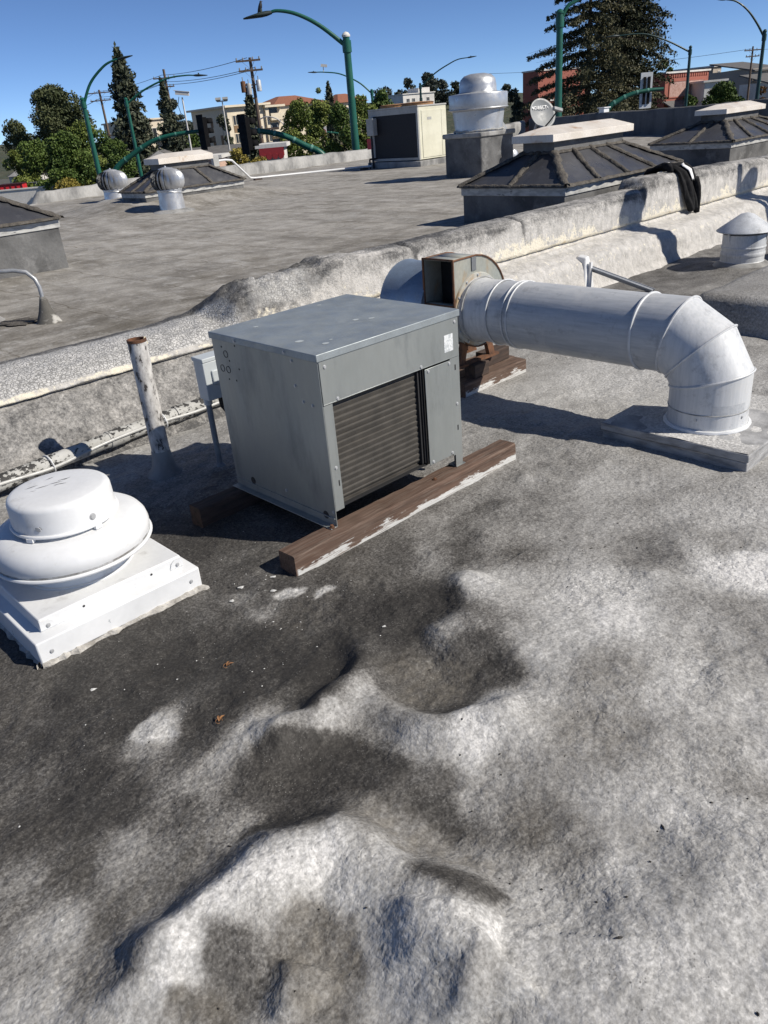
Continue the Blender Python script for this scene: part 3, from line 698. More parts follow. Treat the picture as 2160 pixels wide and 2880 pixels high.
part("corner_post", MB().box(0.004, 0.050, -0.001, 0.004, 0.072, 0.528).box(0.047, 0.051, 0.0, 0.03, 0.072, 0.528), M_GALV, un)
part("corner_post", MB().box(0.738, uw-0.001, -0.002, 0.003, 0.064, 0.529), M_GALV, un)
part("leg", MB().box(0.752, 0.799, -0.002, 0.002, 0.001, 0.064).box(0.796, 0.800, 0.0, 0.05, 0.001, 0.064).box(0.752, 0.815, -0.004, 0.05, 0.0, 0.004), M_GALV, un)
acc = part("access_panel", MB().box(0.570, 0.737, -0.007, -0.003, 0.074, 0.524), M_GALV, un, bevel=0.0015)
part("base_pan", MB().box(0.01, uw-0.01, 0.01, ud-0.01, 0.075, 0.082), M_DARK, un)
part("bulkhead", MB().box(0.563, 0.567, 0.0, 0.4, 0.082, 0.53).box(0.05, 0.56, 0.13, 0.14, 0.082, 0.53), M_DARK, un)
# finned coil: rows of tubes bulge the fin pack
cn = MB(); nz_, nx_ = 132, 2
zz = np.linspace(0.088, 0.522, nz_)
for i, z in enumerate(zz):
    w = (z-0.088)/0.0262
    yo = 0.030-0.006*((w % 1.0)**0.7 if (w % 1.0) < 0.85 else (1-(w % 1.0))/0.15*0.9)
    lo_ = 0.0
    if z < 0.115: yo += (0.115-z)**2*18
    cn.v += [(0.053, yo, z), (0.542, yo, z)]
for i in range(nz_-1): cn.f.append((2*i, 2*i+1, 2*i+3, 2*i+2))
cn.box(0.053, 0.542, 0.036, 0.075, 0.088, 0.522)
def coil_mat():
    m, n, b = nt("dirty_coil_fins"); h = N(n)
    vec = h.coord('Object')
    fin = h.new('ShaderNodeTexWave', wave_type='BANDS', bands_direction='X'); fin.inputs['Scale'].default_value = 95
    fin.inputs['Distortion'].default_value = 1.5; fin.inputs['Detail Scale'].default_value = 3
    n.links.new(vec, fin.inputs['Vector'])
    c = h.mix(h.ramp(h.noise(vec, 14, 5), 0.35, 0.7), (0.092, 0.083, 0.071), (0.050, 0.046, 0.040))
    c = h.mix(h.math('MULTIPLY', fin.outputs[1], 0.45), c, (0.035, 0.032, 0.028))
    st = h.ramp(h.noise(h.coord('Object', (150, 1, 22)), 1, 3), 0.70, 0.78)
    c = h.mix(h.math('MULTIPLY', st, 0.5), c, (0.28, 0.27, 0.25))
    n.links.new(c, b.inputs['Base Color']); b.inputs['Roughness'].default_value = 0.7; b.inputs['Metallic'].default_value = 0.15
    n.links.new(h.bump(fin.outputs[1], 0.5, 0.002), b.inputs['Normal'])
    return m
coil = part("coil", cn, coil_mat(), un, smooth=60)
part("coil_end_plate", MB().box(0.5425, 0.550, 0.014, 0.07, 0.088, 0.524).box(0.556, 0.5625, 0.008, 0.06, 0.088, 0.527), M_HOLE, un)
part("drain_pan", MB().prism([(0.055, 0.072), (0.075, 0.062), (0.50, 0.066), (0.528, 0.078), (0.528, 0.088), (0.055, 0.088)], 0.05, 'y', 0.026), coil.data.materials[0], un)
screws(un, [(0.030, -0.004, 0.680), (0.775, -0.004, 0.686), (0.077, -0.004, 0.541), (0.552, -0.004, 0.541)], '-y')
screws(acc, [(0.591, -0.007, 0.512), (0.726, -0.007, 0.512), (0.593, -0.007, 0.086), (0.723, -0.007, 0.086)], '-y')
screws(un, [(0.775, -0.002, 0.31), (0.030, -0.001, 0.26)], '-y')
screws(un, [(0.0, 0.160, 0.687), (0.0, 0.157, 0.586), (0.0, 0.117, 0.527), (0.0, 0.061, 0.522), (0.0, 0.329, 0.077), (0.0, 0.013, 0.066)], '-x')
screws(lid, [(-0.008, 0.534, 0.719), (-0.008, 0.192, 0.719)], '-x')
# knock-outs and holes on the shaded side
KO = ring_mesh(0.016, 0.0022, 0.0012, "knockout"); HO = disc_mesh(0.0045, 0.0006, "bolt_hole", 10); BH = disc_mesh(0.018, 0.0006, "grommet_hole", 20)
screws(un, [(-0.0002, 0.631, 0.647), (-0.0002, 0.675, 0.578), (-0.0002, 0.630, 0.578)], '-x', M_HOLE, KO, "knockout")
screws(un, [(-0.0002, 0.550, 0.694), (-0.0002, 0.544, 0.593), (-0.0002, 0.636, 0.534), (-0.0002, 0.579, 0.537), (-0.0002, 0.656, 0.676), (-0.0002, 0.61, 0.62)], '-x', M_HOLE, HO, "bolt_hole")
screws(un, [(-0.0002, 0.584, 0.056), (-0.0002, 0.064, 0.040)], '-x', M_HOLE, BH, "grommet_hole")
part("slot_hole", MB().box(0.768, 0.775, -0.0028, -0.0015, 0.47, 0.495), M_HOLE, un, smooth=0)
part("slot_hole", MB().box(0.771, 0.778, -0.0028, -0.0015, 0.182, 0.207), M_HOLE, un, smooth=0)
part("slot_hole", MB().box(0.035, 0.041, -0.0018, -0.0005, 0.178, 0.203), M_HOLE, un, smooth=0)
o = part("rating_label", MB().box(0.703, 0.760, -0.0052, -0.0044, 0.565, 0.640), M_LABEL, un, smooth=0); o["label"] = "faded white paper label"
# lime spots on the lid
mb = MB()
for (a, b, r) in ((0.151, 0.596, 0.011), (0.570, 0.663, 0.010), (0.452, 0.274, 0.014), (0.091, 0.214, 0.017), (0.125, 0.092, 0.013), (0.504, 0.230, 0.012), (0.175, 0.117, 0.008)):
    n_ = 14
    mb.add([(a+r*1.2*math.cos(2*PI*k/n_)*random.uniform(.85, 1.1), b+r*math.sin(2*PI*k/n_)*random.uniform(.85, 1.1), uh+0.0008) for k in range(n_)], [tuple(range(n_))])
part("lime_spots", mb, surf("lime_scale", (0.42, 0.46, 0.48), (0.30, 0.34, 0.36), rough=0.8, scale=60), lid, smooth=0)
# conduit fitting on the far side
fit = part("conduit_fitting", MB().tube([(0.80, 0.16, 0.50), (0.835, 0.16, 0.50), (0.845, 0.16, 0.47), (0.845, 0.16, 0.0)], [0.018, 0.02, 0.016, 0.014], 12), surf("grey_flex_conduit", (0.50, 0.52, 0.53), rough=0.5, scale=30), un)

# sleepers
def sleeper(u0, u1, v0, v1, h, label, mat, sk=0.0):
    r = uvroot("wooden_sleeper", u0, v0, 0.0, label, "timber", "wooden sleepers under the machines", sk)
    L, D = u1-u0, v1-v0
    n_ = 24; vs_ = []; fs = []
    for i in range(n_+1):
        x = L*i/n_
        j = lambda: random.uniform(-0.0022, 0.0022)
        for (y, z) in ((0.004, -0.02), (0, 0.01), (0, h-0.006), (0.006, h), (D-0.006, h), (D, h-0.006), (D, -0.02)):
            vs_.append((x, y+j(), z+j()))
    for i in range(n_):
        for k in range(7):
            a = i*7+k; b = i*7+(k+1) % 7; fs.append((a, a+7, b+7, b))
    fs.append(tuple(range(7))); fs.append(tuple(n_*7+k for k in reversed(range(7))))
    me = MB().add(vs_, fs).mesh("beam")
    link("beam", me, mat, r, smooth=30)
    return r
s1 = sleeper(1.486, 2.90, 2.213, 2.318, 0.094, "long sunlit timber sleeper with peeling white paint before the condensing unit", M_WOOD)
part("bolt", MB().lathe([(0.012, 0), (0.012, 0.004), (0.007, 0.004), (0.007, 0.014), (0.001, 0.015)], 10), M_RUST, s1, loc=(0.252, 0.062, 0.097))
part("bolt", MB().lathe([(0.012, 0), (0.012, 0.003), (0.006, 0.003), (0.006, 0.009), (0.001, 0.010)], 10), M_RUST, s1, loc=(0.86, 0.04, 0.093))
part("knot", MB().lathe([(0.013, 0), (0.011, 0.003), (0.004, 0.001), (0.0005, 0.0005)], 9), surf("dark_knot", (0.05, 0.03, 0.02), rough=0.9), s1, loc=(0.215, 0.022, 0.092))
sleeper(1.483, 2.72, 2.90, 2.99, 0.094, "shaded timber sleeper under the rear of the condensing unit", M_WOOD2)

# ------------------------------------------------------------------ centrifugal blower and its round duct
bl = uvroot("centrifugal_blower", 3.71, 3.12, 0.0, "rust edged centrifugal blower with square outlet behind the condensing unit", "blower")
out = [(-0.21, 0.818), (-0.12, 0.820), (0.0, 0.820)]
for i in range(1, 27):
    a = R(90-10*i); rr = 0.32-0.125*i/26
    out.append((rr*math.cos(a), 0.5+rr*math.sin(a)))
out += [(-0.16, 0.555), (-0.21, 0.555)]
bd = 0.235
mb = MB()
for k in range(len(out)-1):
    (a, b), (c_, d_) = out[k], out[k+1]
    mb.add([(a, 0.006, b), (c_, 0.006, d_), (c_, bd-0.006, d_), (a, bd-0.006, b)], [(0, 1, 2, 3)])
wrap = part("scroll_wrap", mb, M_BLOW, bl, smooth=40)
m_ = wrap.modifiers.new("thick", 'SOLIDIFY'); m_.thickness = 0.004
part("side_plate", MB().prism(out, 0.004, 'y', 0.0), M_BLOW, bl, smooth=0)
part("side_plate", MB().prism(out, 0.004, 'y', bd-0.004), M_BLOW, bl, smooth=0)
rim = MB().tube([(a, -0.003, b) for a, b in out], 0.0055, 6); part("rim_flange", rim, M_RUST, bl)
part("rim_flange", MB().tube([(a, bd+0.003, b) for a, b in out], 0.0055, 6), M_RUST, bl)
part("outlet_flange", MB().box(-0.216, -0.208, -0.008, 0.004, 0.55, 0.826).box(-0.216, -0.208, bd-0.004, bd+0.008, 0.55, 0.826).box(-0.216, -0.2085, 0.0, bd, 0.817, 0.827).box(-0.216, -0.2085, 0.0, bd, 0.549, 0.559), M_RUST, bl)
part("outlet_interior", MB().box(-0.06, -0.055, 0.006, bd-0.006, 0.50, 0.81), M_DARK, bl, smooth=0)
part("inlet_flange", MB().lathe([(0.185, -0.012), (0.215, -0.012), (0.220, -0.004), (0.220, 0.001)], 40, (0, 0, 0.5), 'y'), surf("rusty_flange", (0.42, 0.42, 0.38), (0.36, 0.24, 0.12), rough=0.7, scale=7, lo=0.5, hi=0.68), bl)
FB = screw_mesh(0.006, 0.006)
screws(bl, [(0.205*math.cos(R(30*k)), -0.012, 0.5+0.205*math.sin(R(30*k))) for k in range(12)], '-y', M_SCREW, FB, "bolt")
part("name_plate", MB().box(-0.045, -0.005, -0.006, -0.001, 0.735, 0.815), surf("grey_plate", (0.16, 0.17, 0.18), rough=0.6), bl)
part("drive_cover", MB().lathe([(0.255, bd+0.002), (0.258, bd+0.35), (0.262, bd+0.36), (0.25, bd+0.37), (0.001, bd+0.37)], 40, (0, 0, 0.5), 'y'), surf("blue_shade_galvanised", (0.26, 0.33, 0.42), (0.22, 0.27, 0.34), rough=0.4, metal=0.4, scale=8), bl)  # blue of shade and reflection is mixed into the cover's colour
st = part("stand", MB().bar((-0.10, 0.03, 0.31), (-0.14, 0.03, 0.17), 0.03, 0.05).bar((0.12, 0.03, 0.30), (0.16, 0.03, 0.17), 0.03, 0.05).bar((-0.1, 0.21, 0.31), (-0.14, 0.21, 0.17), 0.03, 0.05).bar((0.12, 0.21, 0.30), (0.16, 0.21, 0.17), 0.03, 0.05).box(-0.19, 0.21, 0.0, 0.05, 0.165, 0.18).box(-0.19, 0.21, 0.19, 0.24, 0.165, 0.18), M_RUST, bl)
b1 = sleeper(3.50, 4.13, 3.06, 3.16, 0.085, "white edged timber sleeper under the blower", M_WOOD)
for (a, b, c_, d_, lab) in ((3.62, 3.76, 3.075, 3.16, "dark timber block under the blower, nearest the condensing unit"), (3.86, 4.09, 3.17, 3.27, "dark timber block under the blower, by the white edged sleeper end")):
    o = uvroot("wooden_block", a, c_, 0.085, lab, "timber", "blocks under the blower")
    part("block", MB().box(0, b-a, 0, d_-c_, 0.0, 0.085), M_WOOD2, o, bevel=0.003)
sleeper(3.50, 4.15, 3.17, 3.42, 0.083, "rear timber sleeper under the blower with a brown top", M_WOOD)

du = uvroot("exhaust_duct", 3.71, 1.62, 0.0, "thick silver painted round duct bending down into the roof curb", "duct")
DR = 0.190
part("duct_section", MB().tube([(0, 0.30, 0.5), (0, 1.14, 0.5)], DR, 56, caps=False), M_DUCT, du)
part("duct_section", MB().tube([(0, 1.12, 0.5), (0, 1.30, 0.5)], [DR*0.985, DR*0.965], 56, caps=False), M_DUCT, du)
part("duct_collar", MB().tube([(0, 1.28, 0.5), (0, 1.42, 0.5), (0, 1.50, 0.5)], [DR*0.98, DR*0.96, DR*1.02], 56, caps=False), M_DUCTV, du)
for (y, r) in ((1.135, 1.012), (1.17, 1.0), (1.285, 1.0), (1.46, 1.03)):
    part("bead", MB().tube([(DR*r*math.cos(2*PI*k/48), y, 0.5+DR*r*math.sin(2*PI*k/48)) for k in range(49)], 0.0048, 6, caps=False), M_DUCTV if y < 1.4 else M_SEAL, du)
RE = 0.255
cy, cz = RE, 0.5-RE                                     # bend centre
P_ = [(0, RE+0.10, 0.5)]
for k in range(3):
    a = R(15+30*k); rr = RE/math.cos(R(15))
    P_.append((0, cy-rr*math.sin(a), cz+rr*math.cos(a)))
P_.append((0, 0.0, 0.05))
# one gore per segment, mitred at the joints
full = MB().tube(P_, DR*1.008, 56, caps=False)
for i in range(4):
    g = MB(); g.v = [tuple(Vector(p)) for p in full.v[i*56:(i+2)*56]]
    g.f = [(j, (j+1) % 56, 56+(j+1) % 56, 56+j) for j in range(56)]
    nm = "elbow_section" if i < 3 else "riser"
    part(nm, g, M_DUCTV if i else M_DUCT, du)
for i in range(1, 4):
    ring = [Vector(p) for p in full.v[i*56:(i+1)*56]]; c_ = sum(ring, Vector())/56
    pts = [c_+(p-c_)*1.012 for p in ring]; pts.append(pts[0])
    part("seam", MB().tube(pts, 0.006, 6, caps=False), M_DUCTV, du)
part("seam", MB().tube([(DR*1.02*math.cos(2*PI*k/48), RE+0.10, 0.5+DR*1.02*math.sin(2*PI*k/48)) for k in range(49)], 0.008, 6, caps=False), M_DUCTV, du)
part("seam", MB().tube([(DR*1.012*math.cos(2*PI*k/48), DR*1.012*math.sin(2*PI*k/48), 0.175) for k in range(49)], 0.003, 6, caps=False), M_SEAL, du)
part("base_seal", MB().tube([(DR*1.04*math.cos(2*PI*k/48), DR*1.04*math.sin(2*PI*k/48), 0.088) for k in range(49)], [0.010+0.004*random.random() for _ in range(49)], 8, caps=False), M_WHITE2, du)
part("foil_tape", MB().add([(DR*1.011*math.cos(a), DR*1.011*math.sin(a), z) for z in (0.172, 0.225) for a in [R(-150+4*k) for k in range(14)]], [(k, k+1, 15+k, 14+k) for k in range(13)]), M_DUCT, du)
screws(du, [(DR*1.006*math.cos(R(a)), DR*1.006*math.sin(R(a)), 0.15) for a in (-100, -20, -170)], '-y', M_SCREW, SCR)

pl = uvroot("duct_curb", 3.405, 1.274, 0.0, "flat square coated curb the silver duct drops into", "curb")
mb = MB(); n_ = 26
g = np.linspace(0, 1, n_)
XX, YY = np.meshgrid(g*0.80, g*0.76, indexing='ij')
ez = 0.084+0.004*fbm(XX*6, YY*6, 3, 61)
st = np.stack([0.22+0.28*fbm(XX*3, YY*3, 4, 62), 0.1+0*XX, 0*XX, 1+0*XX], -1)
tp = link("top", grid_mesh("top", np.stack([XX, YY, ez], -1), {'stain_shade': st}), M_ROOF, pl, smooth=180)
M_CURB = surf("layered_grey_felt", (0.40, 0.40, 0.40), (0.22, 0.22, 0.22), rough=0.85, scale=9, stretch=(1, 1, 4), bump=0.6, bscale=40)
part("curb_side", MB().box(0.002, 0.798, 0.0, 0.758, -0.03, 0.040).box(-0.006, 0.806, -0.006, 0.766, 0.043, 0.083), M_CURB, pl, bevel=0.006)

# ------------------------------------------------------------------ white mushroom fan
mf = uvroot("mushroom_fan", 0.875, 2.775, 0.0, "white domed mushroom exhaust fan on a square white curb at the left", "roof fan")
part("curb", MB().box(-0.325, 0.325, -0.325, 0.325, 0.012, 0.100), M_WHITE2, mf, bevel=0.006)
part("curb_foot", MB().box(-0.318, 0.318, -0.318, 0.318, -0.03, 0.014), surf("crumbling_white_foot", (0.62, 0.60, 0.55), (0.36, 0.33, 0.29), rough=0.9, scale=16, bump=0.8, bscale=40, bdist=0.01), mf)
sq = []
for (x0, y0), (x1, y1) in (((-.32, -.32), (.32, -.32)), ((.32, -.32), (.32, .32)), ((.32, .32), (-.32, .32)), ((-.32, .32), (-.32, -.32))):
    for k in range(26):
        t = k/26; sq.append((x0+(x1-x0)*t+random.uniform(-.006, .006), y0+(y1-y0)*t+random.uniform(-.006, .006), 0.004+random.uniform(-.004, .006)))
sq.append(sq[0])
part("sealant_strip", MB().tube(sq, [random.uniform(0.008, 0.021) for _ in sq], 7, caps=False), surf("dirty_sealant", (0.52, 0.50, 0.46), (0.25, 0.235, 0.21), rough=0.9, scale=24, bump=0.8, bscale=60, bdist=0.01), mf)
hip = MB(); a, b = 0.325, 0.290
hip.hexa([(-a+.004,-a+.004,0.099),(a-.004,-a+.004,0.099),(a-.004,a-.004,0.099),(-a+.004,a-.004,0.099),(-b,-b,0.112),(b,-b,0.112),(b,b,0.112),(-b,b,0.112)])
part("curb_cap", hip, M_WHITE2, mf)
pan = part("base_pan", MB().hexa([(-.285,-.285,.110),(.285,-.285,.110),(.285,.285,.110),(-.285,.285,.110),(-.280,-.280,.158),(.280,-.280,.158),(.280,.280,.158),(-.280,.280,.158)]), M_WHITE, mf, bevel=0.005)
for sx in (-1, 1):
    part("corner_tab", MB().prism([(sx*0.283, 0.116), (sx*0.225, 0.116), (sx*0.235, 0.140), (sx*0.25, 0.150), (sx*0.281, 0.150)], 0.004, 'y', -0.2875), M_WHITE, pan)
screws(mf, [(-0.28, -0.325, 0.05), (0.28, -0.325, 0.055)], '-y', M_SCREW, SCR, "rivet")
screws(pan, [(-0.12, -0.284, 0.135), (0.15, -0.284, 0.135)], '-y', M_HOLE, HO, "rivet_hole")
screws(pan, [(-0.255, -0.288, 0.128), (0.258, -0.288, 0.128)], '-y', M_SCREW, SCR, "rivet")
part("neck", MB().lathe([(0.205, 0.157), (0.205, 0.162), (0.195, 0.164), (0.165, 0.235), (0.16, 0.27)], 64), M_WHITE, mf)
dome = part("lower_dome", MB().lathe([(0.16, 0.246), (0.270, 0.242), (0.281, 0.246), (0.289, 0.262), (0.291, 0.285), (0.286, 0.308), (0.273, 0.328), (0.252, 0.342), (0.225, 0.348), (0.19, 0.349), (0.165, 0.352), (0.150, 0.371), (0.001, 0.371)], 72), M_WHITE, mf, smooth=50)
part("rim_bead", MB().tube([(0.289*math.cos(2*PI*k/72), 0.289*math.sin(2*PI*k/72), 0.245) for k in range(73)], 0.0075, 8, caps=False), M_WHITE, mf)
part("grime_line", MB().lathe([(0.2865, 0.2535), (0.2888, 0.262), (0.2884, 0.272), (0.2872, 0.282)], 72, caps=False), surf("grimy_band", (0.62, 0.63, 0.63), (0.20, 0.19, 0.17), rough=0.8, scale=16, lo=0.40, hi=0.62, fine=0.3), dome)
cap = part("motor_cap", MB().lathe([(0.150, 0.369), (0.187, 0.369), (0.187, 0.375), (0.1850, 0.458), (0.1815, 0.468), (0.174, 0.475), (0.160, 0.479), (0.08, 0.482), (0.001, 0.483)], 72), M_WHITE, mf, smooth=50)
part("cap_bead", MB().tube([(0.190*math.cos(2*PI*k/64), 0.1915*math.sin(2*PI*k/64), 0.369) for k in range(65)], 0.0065, 8, caps=False), M_WHITE, cap)
for a in (-152, -78, 10, 100):
    part("clip", MB().box(-0.014, 0.014, -0.004, 0.012, -0.007, 0.006), M_WHITE, mf, loc=(0.196*math.cos(R(a)), 0.196*math.sin(R(a)), 0.360), rot=(0, 0, R(a+90)))
BIGS = screw_mesh(0.009, 0.004)
for a in (-140, -80, 40):
    o = bpy.data.objects.new("screw", BIGS); C.objects.link(o); o.parent = cap
    if not BIGS.materials: BIGS.materials.append(M_SCREW)
    o.location = (0.184*math.cos(R(a)), 0.186*math.sin(R(a)), 0.400); o.rotation_euler = (0, R(90), R(a))
mb = MB()
for k in range(9):
    a = random.uniform(0, 2*PI); r0 = random.uniform(0.0, 0.10); l = random.uniform(0.008, 0.03); t = random.uniform(-0.6, 0.2)
    p = Vector((r0*math.cos(a), r0*math.sin(a)+0.01, 0.4845-0.015*r0)); d = Vector((math.cos(t), math.sin(t), 0))*l; e = Vector((-d.y, d.x, 0))*0.08
    mb.add([p-d-e*0.3, p-e, p+d, p+e], [(0, 1, 2, 3)])
part("scuff_marks", mb, plain("dark_scuff", (0.16, 0.16, 0.16), 0.8), cap, smooth=0)

# ------------------------------------------------------------------ peeling vent pipe
def peel_mat():
    m, n, b = nt("peeling_pipe_paint"); h = N(n)
    vec = h.coord('Object', (1, 1, 0.45))
    f = h.noise(vec, 24, 7, 0.66); f2 = h.noise(vec, 60, 5, 0.7)
    c = h.mix(h.ramp(f, 0.42, 0.60), (0.62, 0.61, 0.59), (0.33, 0.32, 0.31))
    c = h.mix(h.ramp(h.math('ADD', h.math('MULTIPLY', f, 0.7), h.math('MULTIPLY', f2, 0.35)), 0.575, 0.605), c, (0.055, 0.05, 0.048))
    c = h.mix(h.math('MULTIPLY', h.ramp(h.noise(vec, 9, 4), 0.58, 0.68), 0.35), c, (0.42, 0.30, 0.17))
    n.links.new(c, b.inputs['Base Color']); b.inputs['Roughness'].default_value = 0.7
    n.links.new(h.bump(f, 0.6, 0.005), b.inputs['Normal'])
    return m
vp = uvroot("vent_pipe", 1.712, 3.636, 0.0, "leaning rusty vent pipe with peeling white paint beside the condensing unit", "pipe")
pr0 = 0.047
part("pipe", MB().lathe([(pr0, 0.0), (pr0, 0.715), (pr0*0.86, 0.717), (pr0*0.86, 0.45), (0.001, 0.45)], 32), peel_mat(), vp, rot=(R(-0.6), R(0.8), 0))
part("rim", MB().lathe([(pr0*1.03, 0.706), (pr0*1.04, 0.720), (pr0*0.84, 0.7205), (pr0*0.855, 0.66)], 32), M_RUST, vp, rot=(R(-0.6), R(0.8), 0))
part("flashing_boot", MB().lathe([(0.12, -0.03), (0.085, 0.012), (0.066, 0.035), (0.054, 0.09), (pr0*1.04, 0.13)], 28), M_CONC, vp)
part("paint_curl", MB().add([(0.040, -0.012, 0.72), (0.052, -0.006, 0.728), (0.060, -0.008, 0.69), (0.046, -0.016, 0.685)], [(0, 1, 2, 3)]), plain("cream_paint", (0.6, 0.56, 0.42)), vp, smooth=0)

# ------------------------------------------------------------------ electrical disconnect on its post
M_EBOX = surf("grey_enclosure_paint", (0.52, 0.56, 0.58), (0.47, 0.51, 0.53), rough=0.45, scale=6, fine=0.03)
M_COND = surf("painted_conduit", (0.25, 0.28, 0.31), (0.19, 0.21, 0.24), rough=0.5, scale=12)
eb = uvroot("disconnect_box", 1.905, 3.39, 0.0, "small grey electrical disconnect box on a thin post behind the condensing unit", "electrical box")
part("box_body", MB().box(0.008, 0.165, 0.0, 0.085, 0.385, 0.600), M_EBOX, eb, bevel=0.004)
cov = part("cover", MB().box(0.003, 0.170, -0.012, 0.002, 0.388, 0.585), M_EBOX, eb, bevel=0.004)
part("hood", MB().box(0.002, 0.171, -0.014, 0.088, 0.584, 0.606), M_EBOX, eb, bevel=0.004)
part("raised_panel", MB().box(0.042, 0.168, -0.022, -0.010, 0.465, 0.540), M_EBOX, cov, bevel=0.008)
part("post", MB().tube([(0.03, 0.05, -0.03), (0.03, 0.05, 0.39)], 0.0155, 14).tube([(0.03, 0.05, -0.02), (0.03, 0.05, 0.03)], [0.045, 0.018], 12), M_COND, eb)
part("post_coupling", MB().lathe([(0.022, 0.355), (0.022, 0.386)], 14, (0.03, 0.05, 0)), M_EBOX, eb)
part("flexible_conduit", MB().tube([(0.105, 0.04, 0.39), (0.108, 0.04, 0.33), (0.14, 0.03, 0.27), (0.20, -0.02, 0.22), (0.28, -0.12, 0.22)], 0.018, 12), plain("black_flex", (0.02, 0.02, 0.022), 0.5), eb)
part("cable", MB().tube([(0.12, 0.03, 0.32), (0.11, 0.01, 0.26), (0.15, -0.02, 0.20), (0.22, -0.08, 0.20)], 0.003, 6), M_DARK, eb)

# ------------------------------------------------------------------ insulated pipe with a white cable tied to it
def lagging():
    m, n, b = nt("flaking_pipe_wrap"); h = N(n)
    vec = h.coord('Object')
    c = h.mix(h.ramp(h.noise(vec, 7, 5), 0.35, 0.7), (0.46, 0.46, 0.44), (0.32, 0.315, 0.29))
    f = h.noise(h.coord('Object', (1, 1, 1.6)), 26, 6, 0.68); g_ = h.noise(vec, 3.2, 3)
    k = h.math('ADD', h.math('MULTIPLY', f, 0.75), h.math('MULTIPLY', g_, 0.35))
    c = h.mix(h.ramp(k, 0.595, 0.615), c, (0.035, 0.034, 0.033))
    n.links.new(c, b.inputs['Base Color']); b.inputs['Roughness'].default_value = 0.75
    n.links.new(h.bump(f, 0.5, 0.005), b.inputs['Normal'])
    return m
M_LAG = lagging()
ip = uvroot("insulated_pipe", 0.0, 0.0, 0.0, "long flaking insulated pipe with a white conduit strapped to it along the parapet foot", "pipe")
pp = [(-3.0, 4.00, 0.09), (-0.5, 4.03, 0.085), (0.6, 4.05, 0.08), (1.02, 4.07, 0.085), (1.42, 4.115, 0.088), (1.88, 4.165, 0.09), (2.34, 4.185, 0.10), (3.0, 4.16, 0.10), (4.2, 4.10, 0.10)]
pts = []
for i in range(len(pp)-1):
    for k in range(8):
        t = k/8; pts.append(tuple(pp[i][j]*(1-t)+pp[i+1][j]*t for j in range(3)))
pts.append(pp[-1])
part("lagged_pipe", MB().tube(pts, [0.043+0.003*random.random() for _ in pts], 18), M_LAG, ip, smooth=80)
for (i0, i1) in ((44, 46), (36, 38)):
    part("joint_wrap", MB().tube(pts[i0:i1+1], 0.050, 18), M_LAG, ip, smooth=80)
wc = [(p[0], p[1]-0.048-0.006*math.sin(i*0.7), p[2]+0.002+0.012*math.sin(i*0.37)) for i, p in enumerate(pts)]
part("white_conduit", MB().tube(wc, 0.009, 10), surf("white_pvc", (0.52, 0.52, 0.50), rough=0.4, scale=10), ip, smooth=80)
for i in (20, 29, 42, 50):
    c_ = Vector(pts[i]); ring = [(c_.x+0.002*k, c_.y+0.052*math.cos(2*PI*k/20)-0.009, c_.z+0.05*math.sin(2*PI*k/20)) for k in range(21)]
    part("cable_tie", MB().tube(ring, 0.004, 6, caps=False), M_WHITE, ip)

# ------------------------------------------------------------------ foot bracket and strut against the wall
br = uvroot("wall_brace", 6.43, 4.11, 0.0, "white caked steel brace bolted at the foot of the parapet wall", "brace")
part("mount_plate", MB().hexa([(-.06,-.05,0.0),(.10,-.06,0.0),(.12,.08,0.0),(-.06,.08,0.0),(0.0,-.015,.29),(.06,-.015,.30),(.07,.08,.31),(-.01,.08,.30)]), M_WHITE2, br, bevel=0.012)
part("angle_strut", MB().bar((0.05, -0.03, 0.20), (0.15, -0.62, 0.02), 0.05, 0.012).bar((0.075, -0.03, 0.185), (0.175, -0.62, 0.005), 0.008, 0.05), surf("grey_strut", (0.30, 0.32, 0.35), rough=0.6, scale=9), br)
part("upright", MB().bar((0.02, -0.05, 0.0), (0.035, -0.05, 0.25), 0.02, 0.03), M_WHITE2, br)

# ------------------------------------------------------------------ cone capped vent
cv = uvroot("cone_capped_vent", 8.02, 3.33, 0.0, "white round roof vent with a conical rain cap at the right edge", "roof vent")
M_VENT = surf("chalky_white_metal", (0.60, 0.62, 0.64), (0.44, 0.46, 0.48), rough=0.55, scale=6, dirt=(0.3, 0.31, 0.32), dscale=10, dlo=0.58, dhi=0.72, stretch=(1, 1, 0.4))
part("pipe", MB().lathe([(0.225, -0.03), (0.215, 0.03), (0.200, 0.05), (0.200, 0.30), (0.19, 0.30)], 40), M_VENT, cv)
part("band", MB().lathe([(0.203, 0.10), (0.206, 0.11), (0.206, 0.125), (0.203, 0.135)], 40).lathe([(0.203, 0.17), (0.206, 0.175), (0.206, 0.185), (0.203, 0.19)], 40), M_VENT, cv)
part("cone_cap", MB().lathe([(0.262, 0.325), (0.266, 0.330), (0.262, 0.336), (0.06, 0.478), (0.001, 0.492)], 48).lathe([(0.26, 0.324), (0.05, 0.45), (0.001, 0.46)], 48), M_VENT, cv, smooth=30)
for k in range(3):
    a = R(40+120*k); part("cap_strap", MB().bar((0.2*math.cos(a), 0.2*math.sin(a), 0.24), (0.22*math.cos(a), 0.22*math.sin(a), 0.35), 0.025, 0.004, (math.cos(a), math.sin(a), 0)), M_VENT, cv)
part("foot_seal", MB().lathe([(0.29, -0.02), (0.25, 0.02), (0.21, 0.045)], 36), M_CONC, cv)

